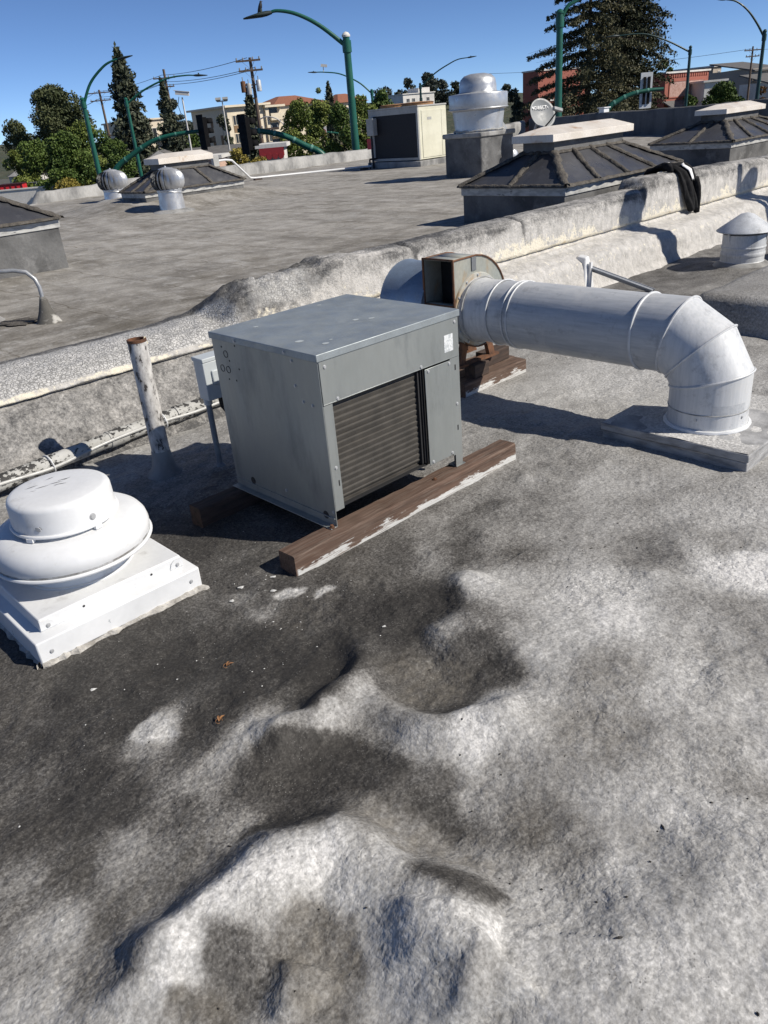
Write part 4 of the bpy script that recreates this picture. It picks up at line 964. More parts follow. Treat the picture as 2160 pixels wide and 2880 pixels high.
# flues that stand just right of the view and throw their shadows on the parapet
def flue(u, v, h, r, label, cap_):
    f = uvroot("flue_stack", u, v, 0.0, label, "flue", "flue stacks along the front roof")
    part("pipe", MB().lathe([(r*1.5, -0.03), (r*1.1, 0.06), (r, 0.08), (r, h), (r*0.93, h)], 28), M_VENT, f)
    if cap_: part("rain_cap", MB().lathe([(r*1.7, h+0.06), (r*1.72, h+0.07), (0.001, h+0.22)], 28).tube([(r*0.9, 0, h-0.05), (r*0.9, 0, h+0.1)], 0.008, 6).tube([(-r*0.9, 0, h-0.05), (-r*0.9, 0, h+0.1)], 0.008, 6), M_VENT, f)
flue(8.97, 2.45, 2.35, 0.145, "wide tall flue stack right of the cone capped vent", True)
flue(11.55, 2.30, 2.7, 0.06, "thin tall flue pipe farthest along the front roof", False)
flue(11.95, 2.05, 2.6, 0.14, "capped flue stack farthest along the front roof", True)

# ------------------------------------------------------------------ black jacket over the wall
jk = uvroot("jacket", 8.92, 4.42, -0.02, "black jacket with white tags draped over the parapet", "jacket")
M_CLOTH = surf("black_fabric", (0.012, 0.012, 0.013), (0.02, 0.02, 0.022), rough=0.9, scale=30, bump=0.5, bscale=120, bdist=0.002, spec=0.2)
prof = [(0.52, 0.62), (0.42, 0.79), (0.30, 0.835), (0.20, 0.84), (0.10, 0.83), (0.04, 0.79), (0.0, 0.70), (-0.02, 0.60), (-0.035, 0.50), (-0.045, 0.43), (-0.05, 0.39)]
def smooth_prof(p, n):
    p = np.array(p); s_ = np.r_[0, np.cumsum(np.hypot(*np.diff(p, axis=0).T))]
    q = np.linspace(0, s_[-1], n); return np.stack([np.interp(q, s_, p[:, 0]), np.interp(q, s_, p[:, 1])], -1), q/s_[-1]
pf, tq = smooth_prof(prof, 60)
nw = 26
J = np.zeros((60, nw, 3))
for i in range(60):
    t = tq[i]
    w = np.interp(t, [0, 0.25, 0.5, 0.7, 0.9, 1.0], [0.10, 0.22, 0.26, 0.24, 0.17, 0.13])
    cx = np.interp(t, [0, 0.4, 0.7, 1.0], [-0.10, 0.0, 0.05, 0.13])
    for j in range(nw):
        s_ = j/(nw-1)*2-1
        fold = 0.012*math.sin(s_*7+t*5)+0.010*math.sin(s_*13-t*9)+0.02*(1-abs(s_)**2.5)
        J[i, j] = (cx+w*s_+0.008*math.sin(t*23+s_*3), pf[i, 0]-fold*(0.3 if t < 0.45 else 1.0), pf[i, 1]+fold*(1.0 if t < 0.5 else 0.2)+0.008*math.sin(s_*9+t*11))
o = link("body", grid_mesh("body", J), M_CLOTH, jk, smooth=180)
md = o.modifiers.new("thick", 'SOLIDIFY'); md.thickness = 0.02; md.offset = 1
jk.scale = (0.68, 1.0, 1.0)
# sleeve hanging in front
sl = [(0.16, -0.035, 0.72), (0.20, -0.055, 0.62), (0.23, -0.06, 0.52), (0.25, -0.06, 0.42), (0.27, -0.058, 0.36)]
part("sleeve", MB().tube(sl, [0.05, 0.052, 0.048, 0.04, 0.036], 14), M_CLOTH, jk, smooth=180)
part("sleeve", MB().tube([(-0.18, 0.22, 0.86), (-0.26, 0.14, 0.865), (-0.33, 0.08, 0.83)], [0.05, 0.045, 0.03], 12), M_CLOTH, jk, smooth=180)
M_TAG = plain("white_tag_cloth", (0.8, 0.8, 0.8), 0.7)
def patch(t0, t1, s0, s1, lift):
    a = J[int(t0*59):int(t1*59)+1, int(s0*(nw-1)):int(s1*(nw-1))+1].copy()
    a[..., 1] -= lift; a[..., 2] += lift*0.8
    return a
o = link("white_tag", grid_mesh("white_tag", patch(0.50, 0.72, 0.40, 0.66, 0.036)), M_TAG, jk, smooth=180); o["label"] = "plain white rectangular tag"
md = o.modifiers.new("thick", 'SOLIDIFY'); md.thickness = 0.003
o = link("white_tag", grid_mesh("white_tag", patch(0.30, 0.38, 0.12, 0.40, 0.036)), M_TAG, jk, smooth=180)
md = o.modifiers.new("thick", 'SOLIDIFY'); md.thickness = 0.003

# ------------------------------------------------------------------ litter
def zat(u, v): return float(roof_height(np.array([[u]]), np.array([[v]]))[0, 0])
M_LEAF = surf("dry_leaf", (0.24, 0.11, 0.04), (0.13, 0.06, 0.03), rough=0.8, scale=20)
mb = MB()
def leaf(mb, p, L, w, a, tilt, curl):
    d = Vector((math.cos(a), math.sin(a), 0)); e = Vector((-d.y, d.x, 0)); up = Vector((0, 0, 1))
    pts_ = []
    for t, ww in ((0, 0), (0.3, 0.9), (0.6, 1.0), (1, 0)):
        c_ = p+d*L*t+up*(curl*math.sin(t*PI)+tilt*t)
        pts_.append((c_-e*w*ww/2+up*curl*0.6*ww, c_, c_+e*w*ww/2+up*curl*0.4*ww))
    n_ = len(mb.v); mb.v += [tuple(q) for r_ in pts_ for q in r_]
    for i in range(3):
        for j in range(2): mb.f.append((n_+i*3+j, n_+(i+1)*3+j, n_+(i+1)*3+j+1, n_+i*3+j+1))
for k in range(90):
    u, v = 0.30+random.uniform(-0.35, 0.42), 3.30+random.uniform(-0.13, 0.16)
    p = W(u, v, zat(u, v)+random.uniform(0.002, 0.03)); leaf(mb, p, random.uniform(.03, .06), random.uniform(.012, .025), random.uniform(0, 6.3), random.uniform(-.01, .012), random.uniform(.002, .01))
o = part("leaf_litter", mb, M_LEAF, smooth=0); kind(o, 'stuff'); o["label"] = "drift of dry brown leaves behind the mushroom fan"; o["category"] = "leaves"
for i, (u, v, a, lab) in enumerate(((0.98, 1.96, 0.4, "tiny orange dry leaf on the dark patch of roof"), (0.805, 1.735, 1.0, "curled brown leaf with a looped stem on the pale ridge"))):
    mb = MB(); p = W(u, v, zat(u, v)+0.004); leaf(mb, p, 0.028, 0.010, a, 0.004, 0.004); leaf(mb, p, 0.022, 0.008, a+0.8, 0.006, 0.003)
    mb.tube([p+Vector((0.01*math.cos(t), 0.012*math.sin(t), 0.003)) for t in np.linspace(0, 5.2, 12)], 0.0008, 5)
    o = part("dry_leaf", mb, surf("orange_leaf", (0.33, 0.16, 0.06), (0.2, 0.1, 0.05), rough=0.8, scale=30), smooth=0); tag(o, lab, "leaf")
mb = MB()
for k in range(330):
    while True:
        u, v = random.uniform(0.2, 4.6), random.uniform(0.2, 3.9)
        if not (1.4 < u < 2.95 and 2.15 < v < 3.05) and not (0.5 < u < 1.25 and 2.4 < v < 3.15): break
    s_ = random.choice((0.0016, 0.002, 0.003, 0.0035)); p = W(u, v, zat(u, v)+s_*0.4); a = random.uniform(0, 3.1)
    st_ = random.choice((1, 1, 1.5, 3.0))
    mb.add([p+Vector((s_*st_*math.cos(a), s_*st_*math.sin(a), 0)), p+Vector((-s_*math.sin(a), s_*math.cos(a), 0)), p-Vector((s_*st_*math.cos(a), s_*st_*math.sin(a), 0)), p-Vector((-s_*math.sin(a), s_*math.cos(a), 0)), p+Vector((0, 0, s_*0.9))], [(0, 1, 4), (1, 2, 4), (2, 3, 4), (3, 0, 4)])
o = part("grit", mb, surf("dark_grit", (0.045, 0.04, 0.035), (0.02, 0.018, 0.016), rough=0.9, scale=50), smooth=0); kind(o, 'stuff'); o["label"] = "scattered dark grit and twigs on the roof coating"; o["category"] = "debris"
mb = MB()
for k in range(120):
    u, v = random.gauss(1.15, 0.4), random.gauss(2.1, 0.4)
    s_ = random.choice((0.001, 0.0014, 0.002, 0.003)); p = W(u, v, zat(u, v)+s_*0.3); n_ = 6
    mb.add([p+Vector((s_*random.uniform(.6, 1.4)*math.cos(2*PI*q/n_), s_*random.uniform(.6, 1.4)*math.sin(2*PI*q/n_), 0)) for q in range(n_)]+[p+Vector((0, 0, s_*0.5))], [(q, (q+1) % n_, n_) for q in range(n_)])
for (u, v, s_) in ((1.30, 2.33, 0.012), (1.22, 2.28, 0.010), (1.36, 2.20, 0.011), (0.62, 2.21, 0.011), (1.42, 2.28, 0.012), (1.47, 1.70, 0.008)):
    p = W(u, v, zat(u, v)+0.002); n_ = 9
    mb.add([p+Vector((s_*random.uniform(.4, 1.5)*math.cos(2*PI*q/n_), s_*random.uniform(.4, 1.2)*math.sin(2*PI*q/n_), 0.001)) for q in range(n_)]+[p+Vector((0, 0, s_*0.3))], [(q, (q+1) % n_, n_) for q in range(n_)])
o = part("paint_flakes", mb, plain("white_paint_flake", (0.62, 0.62, 0.6), 0.7), smooth=0); kind(o, 'stuff'); o["label"] = "white paint flakes scattered by the fan curb"; o["category"] = "paint flakes"
# ------------------------------------------------------------------ pyramid skylights on the rear roof
def pane_mat(name, a, b):
    m, n, bs = nt(name); h = N(n)
    vec = h.coord('Object')
    c = h.mix(h.ramp(h.noise(vec, 2.2, 5), 0.35, 0.7), a, b)
    c = h.mix(h.math('MULTIPLY', h.ramp(h.noise(vec, 9, 6, 0.7), 0.5, 0.75), 0.5), c, tuple(x*1.7 for x in a))
    n.links.new(c, bs.inputs['Base Color'])
    rr = h.ramp(h.noise(vec, 5, 4), 0.35, 0.7, (0.24,)*3+(1,), (0.5,)*3+(1,)); n.links.new(rr, bs.inputs['Roughness'])
    return m
M_PANE = pane_mat("dusty_tinted_glazing", (0.070, 0.071, 0.077), (0.045, 0.046, 0.052))
M_MAST = surf("cracked_brown_mastic", (0.125, 0.112, 0.095), (0.06, 0.054, 0.047), rough=0.9, scale=18, bump=0.9, bscale=60, bdist=0.02)
M_TAR = surf("tarred_curb", (0.15, 0.15, 0.148), (0.075, 0.075, 0.075), rough=0.85, scale=2.6, dirt=(0.26, 0.26, 0.255), dscale=4, dlo=0.56, dhi=0.78, bump=0.5, bscale=30, bdist=0.01)
M_WTRIM = surf("chipped_white_fascia", (0.52, 0.52, 0.50), (0.32, 0.32, 0.31), rough=0.7, scale=9, stretch=(1, 1, 3), dirt=(0.10, 0.10, 0.10), dscale=8, dlo=0.6, dhi=0.68, bump=0.3)
M_CAP = surf("cream_metal_ridge_cap", (0.76, 0.71, 0.64), (0.68, 0.62, 0.54), rough=0.55, scale=4, dirt=(0.42, 0.24, 0.11), dscale=3.5, dlo=0.60, dhi=0.74)

def wobble_bar(a, b, w, h, n=14, seed=0):
    """uneven mastic-covered glazing bar"""
    a = Vector(a); b = Vector(b); d = (b-a).normalized()
    sd = d.cross(Vector((0, 0, 1)))
    if sd.length < 1e-4: sd = Vector((1, 0, 0))
    sd.normalize(); up = sd.cross(d).normalized()
    rr = random.Random(seed); mb = MB(); k = 5
    for i in range(n+1):
        p = a+(b-a)*(i/n); ww = w*rr.uniform(0.72, 1.25)/2; hh = h*rr.uniform(0.7, 1.2); o_ = sd*w*rr.uniform(-.14, .14)
        for x, y in ((-1, -0.3), (-0.75, 0.7), (0, 1), (0.75, 0.7), (1, -0.3)):
            mb.v.append(tuple(p+o_+sd*ww*x+up*hh*y))
    for i in range(n):
        for j in range(4): mb.f.append((i*k+j, i*k+j+1, (i+1)*k+j+1, (i+1)*k+j))
    return mb

def skylight(u, v, z, w, d, hc, cap_z, label, nf=4, ns=2, capw=1.67, capd=0.56, lip=0.075):
    r = uvroot("skylight", u, v, z, label, "skylight", "hipped skylights on the rear roof")
    part("curb", MB().box(0.03, w-0.03, 0.03, d-0.03, -0.06, hc-0.07), M_TAR, r, bevel=0.01)
    part("fascia", MB().box(0.015, w-0.015, 0.015, d-0.015, hc-0.095, hc-0.012), M_WTRIM, r, bevel=0.006)
    e = MB(); e.box(0, w, 0, d, hc-0.014, hc+0.006)
    part("eave_frame", e, M_MAST, r, bevel=0.004)
    cx, cy_ = w/2, d/2; zt = cap_z-z-0.115
    t = ((cx-capw*0.42, cy_-capd*0.36), (cx+capw*0.42, cy_+capd*0.36))
    B_ = [(0, 0), (w, 0), (w, d), (0, d)]; T_ = [(t[0][0], t[0][1]), (t[1][0], t[0][1]), (t[1][0], t[1][1]), (t[0][0], t[1][1])]
    sd = 1
    for q in range(4):
        b0, b1, t0, t1 = B_[q], B_[(q+1) % 4], T_[q], T_[(q+1) % 4]
        nn = nf if q in (0, 2) else ns
        L = lambda p, q_, s_, zz: Vector((p[0]+(q_[0]-p[0])*s_, p[1]+(q_[1]-p[1])*s_, zz))
        for i in range(nn):
            s0, s1_ = i/nn, (i+1)/nn
            a, b, c_, d_ = L(b0, b1, s0, hc), L(b0, b1, s1_, hc), L(t0, t1, s1_, zt), L(t0, t1, s0, zt)
            nrm = (b-a).cross(d_-a).normalized()*0.010
            part("pane", MB().hexa([a-nrm, b-nrm, c_-nrm, d_-nrm, a, b, c_, d_]), M_PANE, r, smooth=0)
            part("glazing_bar", wobble_bar(a+nrm, d_+nrm, 0.068 if i else 0.095, 0.024, 16, sd), M_MAST, r, smooth=60); sd += 1
        part("eave_mastic", wobble_bar(Vector((*b0, hc+0.002)), Vector((*b1, hc+0.002)), 0.075, 0.024, 34, sd+50), M_MAST, r, smooth=60)
        part("head_mastic", wobble_bar(Vector((*t0, zt)), Vector((*t1, zt)), 0.06, 0.022, 20, sd+80), M_MAST, r, smooth=60)
    part("ridge_curb", MB().box(t[0][0]-0.01, t[1][0]+0.01, t[0][1]-0.01, t[1][1]+0.01, zt-0.06, zt+0.135), M_TAR, r)
    cz0 = cap_z-z
    x0, x1, y0, y1 = cx-capw/2, cx+capw/2, cy_-capd/2, cy_+capd/2
    cp = MB().box(x0, x1, y0, y1, cz0, cz0+lip)
    i_ = capd*0.46
    cp.hexa([(x0,y0,cz0+lip),(x1,y0,cz0+lip),(x1,y1,cz0+lip),(x0,y1,cz0+lip),(x0+i_,cy_-.03,cz0+lip+.075),(x1-i_*0.35,cy_-.03,cz0+lip+.075),(x1-i_*0.35,cy_+.03,cz0+lip+.075),(x0+i_,cy_+.03,cz0+lip+.075)])
    part("ridge_cap", cp, M_CAP, r, bevel=0.004)
    return r
skylight(7.38, 4.97, 0.40, 2.49, 1.46, 0.395, 1.20, "large hipped skylight with brown mastic bars and cream cap just behind the parapet")
skylight(13.60, 6.03, 0.40, 2.9, 1.46, 0.38, 1.165, "farther hipped skylight with cream cap at the right edge", capw=1.55)
skylight(7.45, 14.1, 0.40, 2.25, 0.95, 0.31, 1.14, "hipped skylight with cream cap behind the two turbine vents", nf=3, capw=1.2, capd=0.56, lip=0.10)
skylight(1.10, 8.87, 0.40, 2.55, 1.5, 0.51, 1.34, "hipped skylight on a tall tarred curb cut off by the left edge", nf=3)
pn = uvroot("wall_plate", 2.62, 8.80, 0.62, "cream metal plate on the curb of the left skylight", "plate")
part("plate", MB().box(-0.35, 0.06, 0, 0.02, 0, 0.2), plain("cream_plate", (0.68, 0.64, 0.48)), pn, bevel=0.004)

# ------------------------------------------------------------------ turbine ventilators
M_BRIGHT = surf("bright_galvanised", (0.62, 0.63, 0.64), (0.52, 0.53, 0.54), rough=0.40, metal=0.6, scale=7, fine=0.05)
def turbine(u, v, s_, label, hc=0.53):
    r = uvroot("turbine_vent", u, v, 0.40, label, "turbine vent", "spinning turbine vents on the rear roof")
    part("base_flashing", MB().lathe([(0.42*s_, -0.02), (0.36*s_, 0.02), (0.26*s_, 0.045), (0.22*s_, 0.05)], 32), M_CONC, r)
    part("pipe", MB().lathe([(0.225*s_, 0.03), (0.208*s_, (hc-0.20)*s_), (0.215*s_, (hc-0.195)*s_), (0.215*s_, (hc-0.17)*s_)], 32), M_BRIGHT, r)
    part("collar_seam", MB().tube([(0.217*s_*math.cos(R(a)), 0.217*s_*math.sin(R(a)), (hc-0.26-0.0006*a)*s_) for a in range(-170, 20, 10)], 0.008*s_, 6), M_BRIGHT, r)
    # blades: tall curved vanes, each twisted to overlap the next
    nb = 19; c_ = hc*s_
    prof = [(0.215, -0.165), (0.255, -0.14), (0.285, -0.085), (0.295, -0.015), (0.285, 0.055), (0.252, 0.110), (0.19, 0.150), (0.10, 0.175)]
    bmb = MB()
    nst = 4
    for (rr_, zz_) in prof:
        for q in range(nst):
            a = -(2*PI/nb)*1.06*(q/(nst-1)); rad = rr_*s_*(1.0-0.22*(q/(nst-1)))
            bmb.v.append((rad*math.cos(a), rad*math.sin(a), c_+zz_*s_))
    for i in range(len(prof)-1):
        for q in range(nst-1): bmb.f.append((i*nst+q, i*nst+q+1, (i+1)*nst+q+1, (i+1)*nst+q))
    bme = bmb.mesh("blade"); bme.materials.append(M_BRIGHT); bme.shade_smooth()
    for k in range(nb):
        o = bpy.data.objects.new("blade", bme); C.objects.link(o); o.parent = r; o.rotation_euler = (0, 0, 2*PI*k/nb)
    part("inner_drum", MB().lathe([(0.18*s_, c_-0.17*s_), (0.215*s_, c_), (0.13*s_, c_+0.13*s_)], 24), M_DARK, r)
    part("crown", MB().lathe([(0.135*s_, c_+0.160*s_), (0.12*s_, c_+0.176*s_), (0.05*s_, c_+0.194*s_), (0.015*s_, c_+0.199*s_), (0.012*s_, c_+0.215*s_), (0.001, c_+0.22*s_)], 32), M_BRIGHT, r)
    part("lower_ring", MB().lathe([(0.20*s_, c_-0.18*s_), (0.222*s_, c_-0.175*s_), (0.222*s_, c_-0.16*s_), (0.20*s_, c_-0.155*s_)], 32), M_BRIGHT, r)
turbine(7.49, 13.24, 1.0, "shiny turbine vent with a tall pipe, nearer of the two")
turbine(8.7, 17.8, 1.15, "shiny turbine vent beside the skylight, farther of the two", 0.37)

# ------------------------------------------------------------------ hooped conduit in the left foreground of the rear roof
M_PIPE = surf("galvanised_conduit", (0.40, 0.41, 0.42), (0.30, 0.31, 0.32), rough=0.45, metal=0.4, scale=16)
hp = uvroot("hooped_conduit", 2.237, 6.144, 0.40, "bent galvanised conduit hoop rising from tarred cone feet at the left edge", "conduit")
hpts = [(0.0, 0.0, 0.0), (0.0, 0.0, 0.27), (-0.01, 0.02, 0.33), (-0.05, 0.05, 0.385), (-0.12, 0.10, 0.405), (-0.55, 0.42, 0.42)]
part("pipe", MB().tube(hpts, 0.0155, 12), M_PIPE, hp, smooth=80)
part("foot_cone", MB().lathe([(0.115, -0.02), (0.085, 0.02), (0.05, 0.10), (0.022, 0.19), (0.018, 0.20)], 20), surf("tarred_cone", (0.10, 0.095, 0.085), (0.42, 0.41, 0.38), rough=0.9, scale=10, lo=0.5, hi=0.6, bump=0.7), hp)
part("cable", MB().tube([(-0.02, 0.0, 0.02), (-0.18, 0.16, 0.012), (-0.40, 0.34, 0.02), (-0.6, 0.5, 0.03)], 0.006, 6), M_DARK, hp)
bt = uvroot("pipe_boot", 1.97, 6.70, 0.40, "white coated pipe boot cut off by the left edge beside the conduit hoop", "pipe boot")
part("boot", MB().lathe([(0.16, -0.02), (0.10, 0.03), (0.075, 0.12), (0.07, 0.34), (0.001, 0.34)], 24), M_CONC, bt)
for (u, v, a, b, lab) in ((2.20, 7.65, 0.17, 0.20, "dark mastic patch on the rear roof near the left skylight"), (2.10, 6.38, 0.14, 0.17, "brown mastic patch beside the conduit hoop foot")):
    mb = MB(); n_ = 22
    z0 = float(rear_z(np.array([u]), np.array([v]))[0])
    mb.add([(a*math.cos(2*PI*k/n_)*random.uniform(.75, 1.2), b*math.sin(2*PI*k/n_)*random.uniform(.75, 1.2), 0.010) for k in range(n_)]+[(0, 0, 0.016)], [(k, (k+1) % n_, n_) for k in range(n_)])
    o = part("mastic_patch", mb, M_MAST, loc=W(u, v, z0), rot=(0, 0, TH), smooth=0); tag(o, lab, "patch")

# ------------------------------------------------------------------ cream packaged air conditioner
M_CREAM = surf("faded_cream_enamel", (0.70, 0.68, 0.54), (0.60, 0.58, 0.45), rough=0.5, scale=2, fine=0.04, dirt=(0.42, 0.33, 0.2), dscale=3, dlo=0.66, dhi=0.85)
M_CGREY = surf("grey_enamel_frame", (0.42, 0.42, 0.40), rough=0.6, scale=3)
ac = uvroot("air_conditioner", 15.5, 14.76, 0.40, "cream rooftop air conditioner with dark coil side and rusty fan tops", "air conditioner")
aw, ad, ah = 1.04, 1.76, 1.19; z0 = 0.15
part("curb", MB().box(-0.08, aw+0.08, -0.08, ad+0.1, -0.08, z0-0.02), M_CONC, ac, bevel=0.02)
part("body", MB().box(0.03, aw, 0, ad, z0, z0+ah), M_CREAM, ac, bevel=0.01)
part("front_door", MB().box(0.12, aw-0.20, -0.012, 0.002, z0+0.04, z0+ah-0.08), M_CREAM, ac, bevel=0.006)
part("front_door", MB().box(aw-0.19, aw-0.01, -0.010, 0.002, z0+0.04, z0+ah-0.08), M_CREAM, ac, bevel=0.006)
part("name_plate", MB().box(0.32, 0.47, -0.016, -0.011, z0+ah-0.30, z0+ah-0.24), M_CGREY, ac, smooth=0)
part("coil_frame", MB().box(-0.01, 0.032, 0, 0.06, z0, z0+ah-0.004).box(-0.01, 0.032, ad-0.16, ad, z0, z0+ah-0.004).box(-0.01, 0.032, 0.06, ad-0.16, z0+ah-0.13, z0+ah-0.004).box(-0.01, 0.032, 0.06, ad-0.16, z0, z0+0.06), M_CGREY, ac)
part("coil_face", MB().box(0.002, 0.03, 0.06, ad-0.16, z0+0.06, z0+ah-0.13), surf("black_coil", (0.012, 0.012, 0.016), rough=0.7, scale=20), ac, smooth=0)
part("top_rail", MB().box(-0.015, aw+0.01, -0.015, ad+0.01, z0+ah, z0+ah+0.035), M_CGREY, ac, bevel=0.006)
for y in (0.48, 1.28):
    f = part("fan_cowl", MB().lathe([(0.40, 0), (0.40, 0.06), (0.36, 0.08), (0.05, 0.09), (0.001, 0.09)], 32, (aw/2, y, z0+ah+0.03)), surf("rusty_fan_guard", (0.36, 0.20, 0.09), (0.24, 0.12, 0.06), rough=0.85, scale=8), ac)
    part("guard_ring", MB().tube([(aw/2+0.40*math.cos(2*PI*k/32), y+0.40*math.sin(2*PI*k/32), z0+ah+0.09) for k in range(33)], 0.012, 6, caps=False), M_RUST, f)
part("junction_box", MB().box(-0.16, -0.01, ad-0.30, ad-0.05, z0+0.62, z0+1.02), M_CGREY, ac, bevel=0.01)
part("power_conduit", MB().tube([(-0.10, ad-0.15, z0+0.62), (-0.10, ad-0.15, 0.24), (-0.10, ad-0.15, -0.05)], 0.025, 8).tube([(-0.2, ad-0.12, 0.22), (0.05, ad-0.2, 0.22)], 0.022, 8).tube([(-0.2, ad-0.12, 0.22), (-0.2, ad-0.12, -0.05)], 0.022, 8), M_HOLE, ac)
part("warning_tag", MB().box(-0.04, -0.03, ad-0.08, ad+0.10, z0+0.30, z0+0.55), plain("red_tag", (0.55, 0.05, 0.06)), ac, smooth=0)

# white conduit across the rear roof with its junction box
cr = uvroot("roof_conduit", 11.146, 17.296, 0.40, "white conduit run across the rear roof from a small junction box to the air conditioner", "conduit")
def rel(u, v, z): return (u-11.146, v-17.296, z-0.40)
part("conduit", MB().tube([rel(11.15, 17.29, .98), rel(11.5, 17.42, .98), rel(11.75, 17.52, .95), rel(12.5, 17.92, .48), rel(12.7, 18.0, .455), rel(15.3, 16.35, .46)], 0.026, 8), M_WHITE, cr, smooth=70)
part("post", MB().tube([(0, 0, 0), (0, 0, 0.5)], 0.022, 8).lathe([(0.15, -0.02), (0.09, 0.05), (0.03, 0.2)], 14), M_CONC, cr)
part("junction_box", MB().box(-0.09, 0.07, -0.05, 0.05, 0.46, 0.70), M_CGREY, cr, bevel=0.01)
for (u, v, lab) in ((12.75, 17.95, "small dark wooden block propping the conduit at its bend"), (15.1, 16.42, "small dark wooden block propping the conduit near the air conditioner")):
    o = uvroot("pipe_block", u, v, 0.40, lab, "timber", "conduit blocks"); part("block", MB().box(-0.11, 0.11, -0.05, 0.05, -0.03, 0.035), M_WOOD2, o, bevel=0.004)

# ------------------------------------------------------------------ upblast exhaust fan on its tall curb
uf = uvroot("upblast_fan", 13.06, 10.82, 0.40, "silver upblast exhaust fan with domed top on a black tarred curb", "roof fan")
part("curb", MB().box(-0.50, 0.50, -0.46, 0.46, -0.05, 0.76), M_TAR, uf, bevel=0.03)
part("curb_cap", MB().box(-0.53, 0.53, -0.49, 0.49, 0.70, 0.785), M_CONC, uf, bevel=0.02)
M_ALU = surf("spun_aluminium", (0.54, 0.55, 0.56), (0.46, 0.47, 0.48), rough=0.38, metal=0.5, scale=5, fine=0.04, dirt=(0.3, 0.3, 0.31), dscale=4, dlo=0.62, dhi=0.8)
part("base_shroud", MB().lathe([(0.46, 0.78), (0.455, 0.80), (0.50, 1.16), (0.50, 1.17)], 48), M_ALU, uf)
part("wind_band", MB().lathe([(0.50, 1.15), (0.555, 1.17), (0.560, 1.19), (0.562, 1.42), (0.555, 1.44), (0.42, 1.455), (0.38, 1.46)], 48), M_ALU, uf)
part("motor_dome", MB().lathe([(0.40, 1.45), (0.37, 1.455), (0.355, 1.48), (0.352, 1.58), (0.33, 1.68), (0.26, 1.745), (0.14, 1.775), (0.001, 1.78)], 48), M_ALU, uf, smooth=50)
part("band_seam", MB().tube([(0.566*math.cos(2*PI*k/48), 0.566*math.sin(2*PI*k/48), 1.185) for k in range(49)], 0.010, 6, caps=False), M_ALU, uf)
part("sealant_drips", MB().tube([(0.47*math.cos(2*PI*k/40), 0.47*math.sin(2*PI*k/40), 0.80+0.02*random.random()) for k in range(41)], [0.012+0.015*random.random() for _ in range(41)], 6, caps=False), M_SEAL, uf)

# ------------------------------------------------------------------ satellite dish with its lettering, and small vents near it
def text_mesh(txt, size, name, depth=0.002):
    cu = bpy.data.curves.new(name, 'FONT'); cu.body = txt; cu.size = size; cu.align_x = 'CENTER'; cu.align_y = 'CENTER'; cu.extrude = depth
    to = bpy.data.objects.new(name, cu); C.objects.link(to)
    bpy.context.view_layer.update()
    me = bpy.data.meshes.new_from_object(to.evaluated_get(bpy.context.evaluated_depsgraph_get()))
    bpy.data.objects.remove(to); bpy.data.curves.remove(cu)
    me.name = name
    return me
M_DISH = surf("grey_dish_enamel", (0.28, 0.29, 0.29), (0.24, 0.25, 0.25), rough=0.5, scale=5, fine=0.04)
M_LETTER = plain("white_lettering", (0.82, 0.82, 0.82), 0.5)
sd_ = empty("satellite_dish", (3.58, 16.5, 0.40), R(12), "grey oval satellite dish lettered DIRECTV on a bent mast", "satellite dish")
dmb = MB(); nr, na = 8, 40
for i in range(nr+1):
    for j in range(na):
        rr_ = i/nr; a = 2*PI*j/na
        dmb.v.append((0.29*rr_*math.cos(a), 0.26*rr_*math.sin(a)*1.06, 0.075*(rr_**2)))
for i in range(nr):
    for j in range(na):
        a, b = i*na+j, i*na+(j+1) % na
        dmb.f.append((a, b, b+na, a+na))
dl = link("reflector", dmb.mesh("reflector"), M_DISH, sd_, loc=(0.10, 0.0, 0.98), rot=(R(68), R(0), R(14)), smooth=180)
md = dl.modifiers.new("thick", 'SOLIDIFY'); md.thickness = 0.008; md.offset = 0
tm = text_mesh("DIRECTV", 0.085, "lettering")
o = link("lettering", tm, M_LETTER, dl, loc=(0.025, 0.115, 0.045), rot=(R(-4), 0, 0), smooth=0)
part("logo_ring", MB().lathe([(0.028, 0), (0.028, 0.004), (0.010, 0.004), (0.010, 0)], 20, caps=False), M_LETTER, dl, loc=(-0.185, 0.115, 0.055), rot=(R(-10), R(14), 0), smooth=0)
part("mast", MB().tube([(0.0, 0.05, -0.03), (0.0, 0.05, 0.62), (0.03, 0.08, 0.76), (0.10, 0.06, 0.96)], 0.024, 10), M_PIPE, sd_, smooth=70)
part("feed_arm", MB().tube([(0.02, -0.02, 0.62), (0.18, -0.24, 0.86), (0.27, -0.36, 1.02)], 0.014, 8), M_HOLE, sd_)
part("receiver_head", MB().box(-0.10, 0.11, -0.03, 0.035, -0.03, 0.035), M_DISH, sd_, loc=(0.27, -0.37, 1.05), rot=(R(-20), R(14), R(14)), bevel=0.012)
part("foot", MB().box(-0.2, 0.2, -0.06, 0.16, -0.02, 0.03).bar((0.15, 0.1, 0.0), (0.02, 0.05, 0.42), 0.02, 0.02), M_HOLE, sd_)
o = uvroot("domed_vent", 15.1, 11.6, 0.40, "small bright domed vent on the roof right of the upblast fan curb", "roof vent")
part("dome", MB().lathe([(0.10, 0), (0.10, 0.16), (0.15, 0.18), (0.15, 0.24), (0.11, 0.31), (0.001, 0.34)], 24), M_BRIGHT, o)
o = uvroot("satellite_dish", 20.3, 15.9, 0.40, "pale dish turned away, half hidden behind the upblast fan", "satellite dish")
q = part("reflector", MB().lathe([(0.001, 0.09), (0.15, 0.075), (0.30, 0.0), (0.29, 0.0), (0.001, 0.07)], 32), M_DISH, o, loc=(0, 0, 0.62), rot=(R(60), 0, R(30)))
part("mast", MB().tube([(0, 0, -0.02), (0, 0, 0.6)], 0.025, 8), M_PIPE, o)
